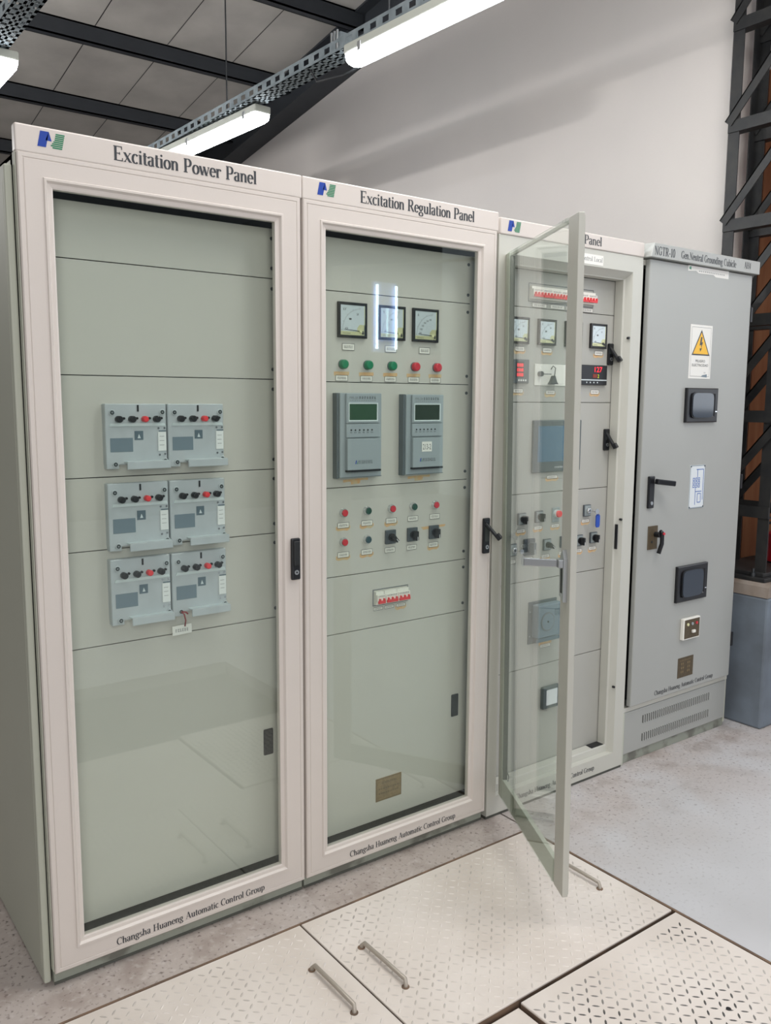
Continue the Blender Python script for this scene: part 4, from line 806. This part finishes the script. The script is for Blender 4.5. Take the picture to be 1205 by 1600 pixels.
sight(2.744, 2.980, 1.512, 1.663, 0); sight(2.742, 2.975, .700, .866, 1)
# mimic plate
m = MB(); m.box(2.812, 2.928, YD-.002, YD, 1.124, 1.320, 'mimic', .0006, seg=1); m.frame(2.812, 2.928, 1.124, 1.320, [(.001, YD-.0024), (.004, YD-.0024)], 'slate'); ym = YD-.0026
for a in range(3):
    for b_ in range(3): m.frame(2.835+a*.02, 2.850+a*.02, 1.218+b_*.016, 1.231+b_*.016, [(0, ym), (.003, ym)], 'mimic_blue')
def ln(xa, za, xb, zb, w_=.0016): m.poly([(xa-w_ if xa == xb else xa, ym, za-(w_ if za == zb else 0)), (xb+w_ if xa == xb else xb, ym, za-(w_ if za == zb else 0)), (xb+w_ if xa == xb else xb, ym, zb+(w_ if za == zb else 0)), (xa-w_ if xa == xb else xa, ym, zb+(w_ if za == zb else 0))], 'mimic_blue')
for s_ in ((2.858, 1.14, 2.858, 1.218), (2.858, 1.20, 2.905, 1.20), (2.915, 1.16, 2.915, 1.30), (2.86, 1.30, 2.915, 1.30), (2.87, 1.262, 2.87, 1.30), (2.875, 1.15, 2.875, 1.19), (2.875, 1.15, 2.90, 1.15), (2.90, 1.15, 2.90, 1.19), (2.875, 1.19, 2.90, 1.19)): ln(*s_)
for q in ((2.818, 1.13), (2.922, 1.13), (2.818, 1.314), (2.922, 1.314)): m.cyl((q[0], YD-.002, q[1]), (q[0], YD-.004, q[1]), .003, 'dark_steel', seg=8)
m.build('mimic_diagram', d, label='small plate with a blue circuit diagram')
# lever handle and lock
m = MB(); m.box(2.508, 2.545, YD-.012, YD, 1.148, 1.286, 'black', .003); m.cyl((2.526, YD-.012, 1.170), (2.526, YD-.015, 1.170), .008, 'steel'); M = Matrix.Translation((2.535, YD-.02, 1.266))@Matrix.Rotation(math.radians(-14), 4, 'Z')@Matrix.Rotation(math.radians(7), 4, 'Y'); m.box(0, .098, -.02, .004, -.013, .010, 'black', .004, M=M); m.build('handle', d)
m = MB(); m.box(2.526, 2.592, YD-.004, YD, .965, 1.068, 'bronze', .001, seg=1); m.cyl((2.575, YD-.004, 1.030), (2.575, YD-.03, 1.030), .012, 'black'); m.tube([(2.575, YD-.03, 1.045), (2.585, YD-.032, 1.04), (2.588, YD-.030, .99), (2.576, YD-.024, .948)], .009, 'black', 10); m.cyl((2.585, YD-.036, 1.036), (2.585, YD-.044, 1.036), .006, 'red', seg=12); m.cyl((2.552, YD-.004, .998), (2.552, YD-.006, .998), .005, 'dark_steel'); m.build('lock', d, label='bronze lock plate with black cam lever')
m = MB(); m.box(2.800, 2.930, YD-.018, YD, .518, .618, 'white_plastic', .003); m.box(2.808, 2.924, YD-.0186, YD-.0178, .524, .612, 'bronze')
for a, c in ((2.832, 'dial_cream'), (2.866, 'unit_grey'), (2.900, 'red')): m.cyl((a, YD-.0186, .590), (a, YD-.022, .590), .007, c, seg=14)
m.box(2.860, 2.882, YD-.030, YD-.0186, .548, .562, 'white_plastic', .003); m.build('live_indicator', d, label='brown voltage indicator in a cream frame')
m = MB(); m.box(2.796, 2.916, YD-.0015, YD, .335, .430, 'bronze', .0005, seg=1); marks(m, 2.82, 2.845, .352, .41, YD-.0018, 'brass', 2); marks(m, 2.868, 2.893, .352, .41, YD-.0018, 'brass', 2); marks(m, 2.81, 2.90, .413, .42, YD-.0018, 'brass', 8); m.build('nameplate', d, label='dark bronze nameplate')
for z in (2.006, 1.227, .453):
    m = MB(); m.box(3.224, 3.240, -.006, .016, z-.035, z+.035, 'black', .003); m.build('hinge', t)
# unseen twin tube lamp, added to make the reflection in the second glass door
t = thing('reflection_lamp', (3.45, -3.0, 2.0), 'unseen twin tube lamp added to mirror as two bright lines in the second glass door', 'lamp')
MW = Matrix.Translation((3.37, -3.0, 2.22))@Matrix.Rotation(math.radians(180), 4, 'Z')
m = MB(); m.box(-.11, .11, .02, .05, -.26, .26, 'lamp_back', .004, M=MW); m.build('backing', t)  # glows faintly blue, added for the mirrored area between the tubes
for sx in (-.09, .09):
    m = MB(); m.cyl((sx, 0, -.235), (sx, 0, .235), .009, 'tube_lamp', seg=12, M=MW); m.build('tube', t)
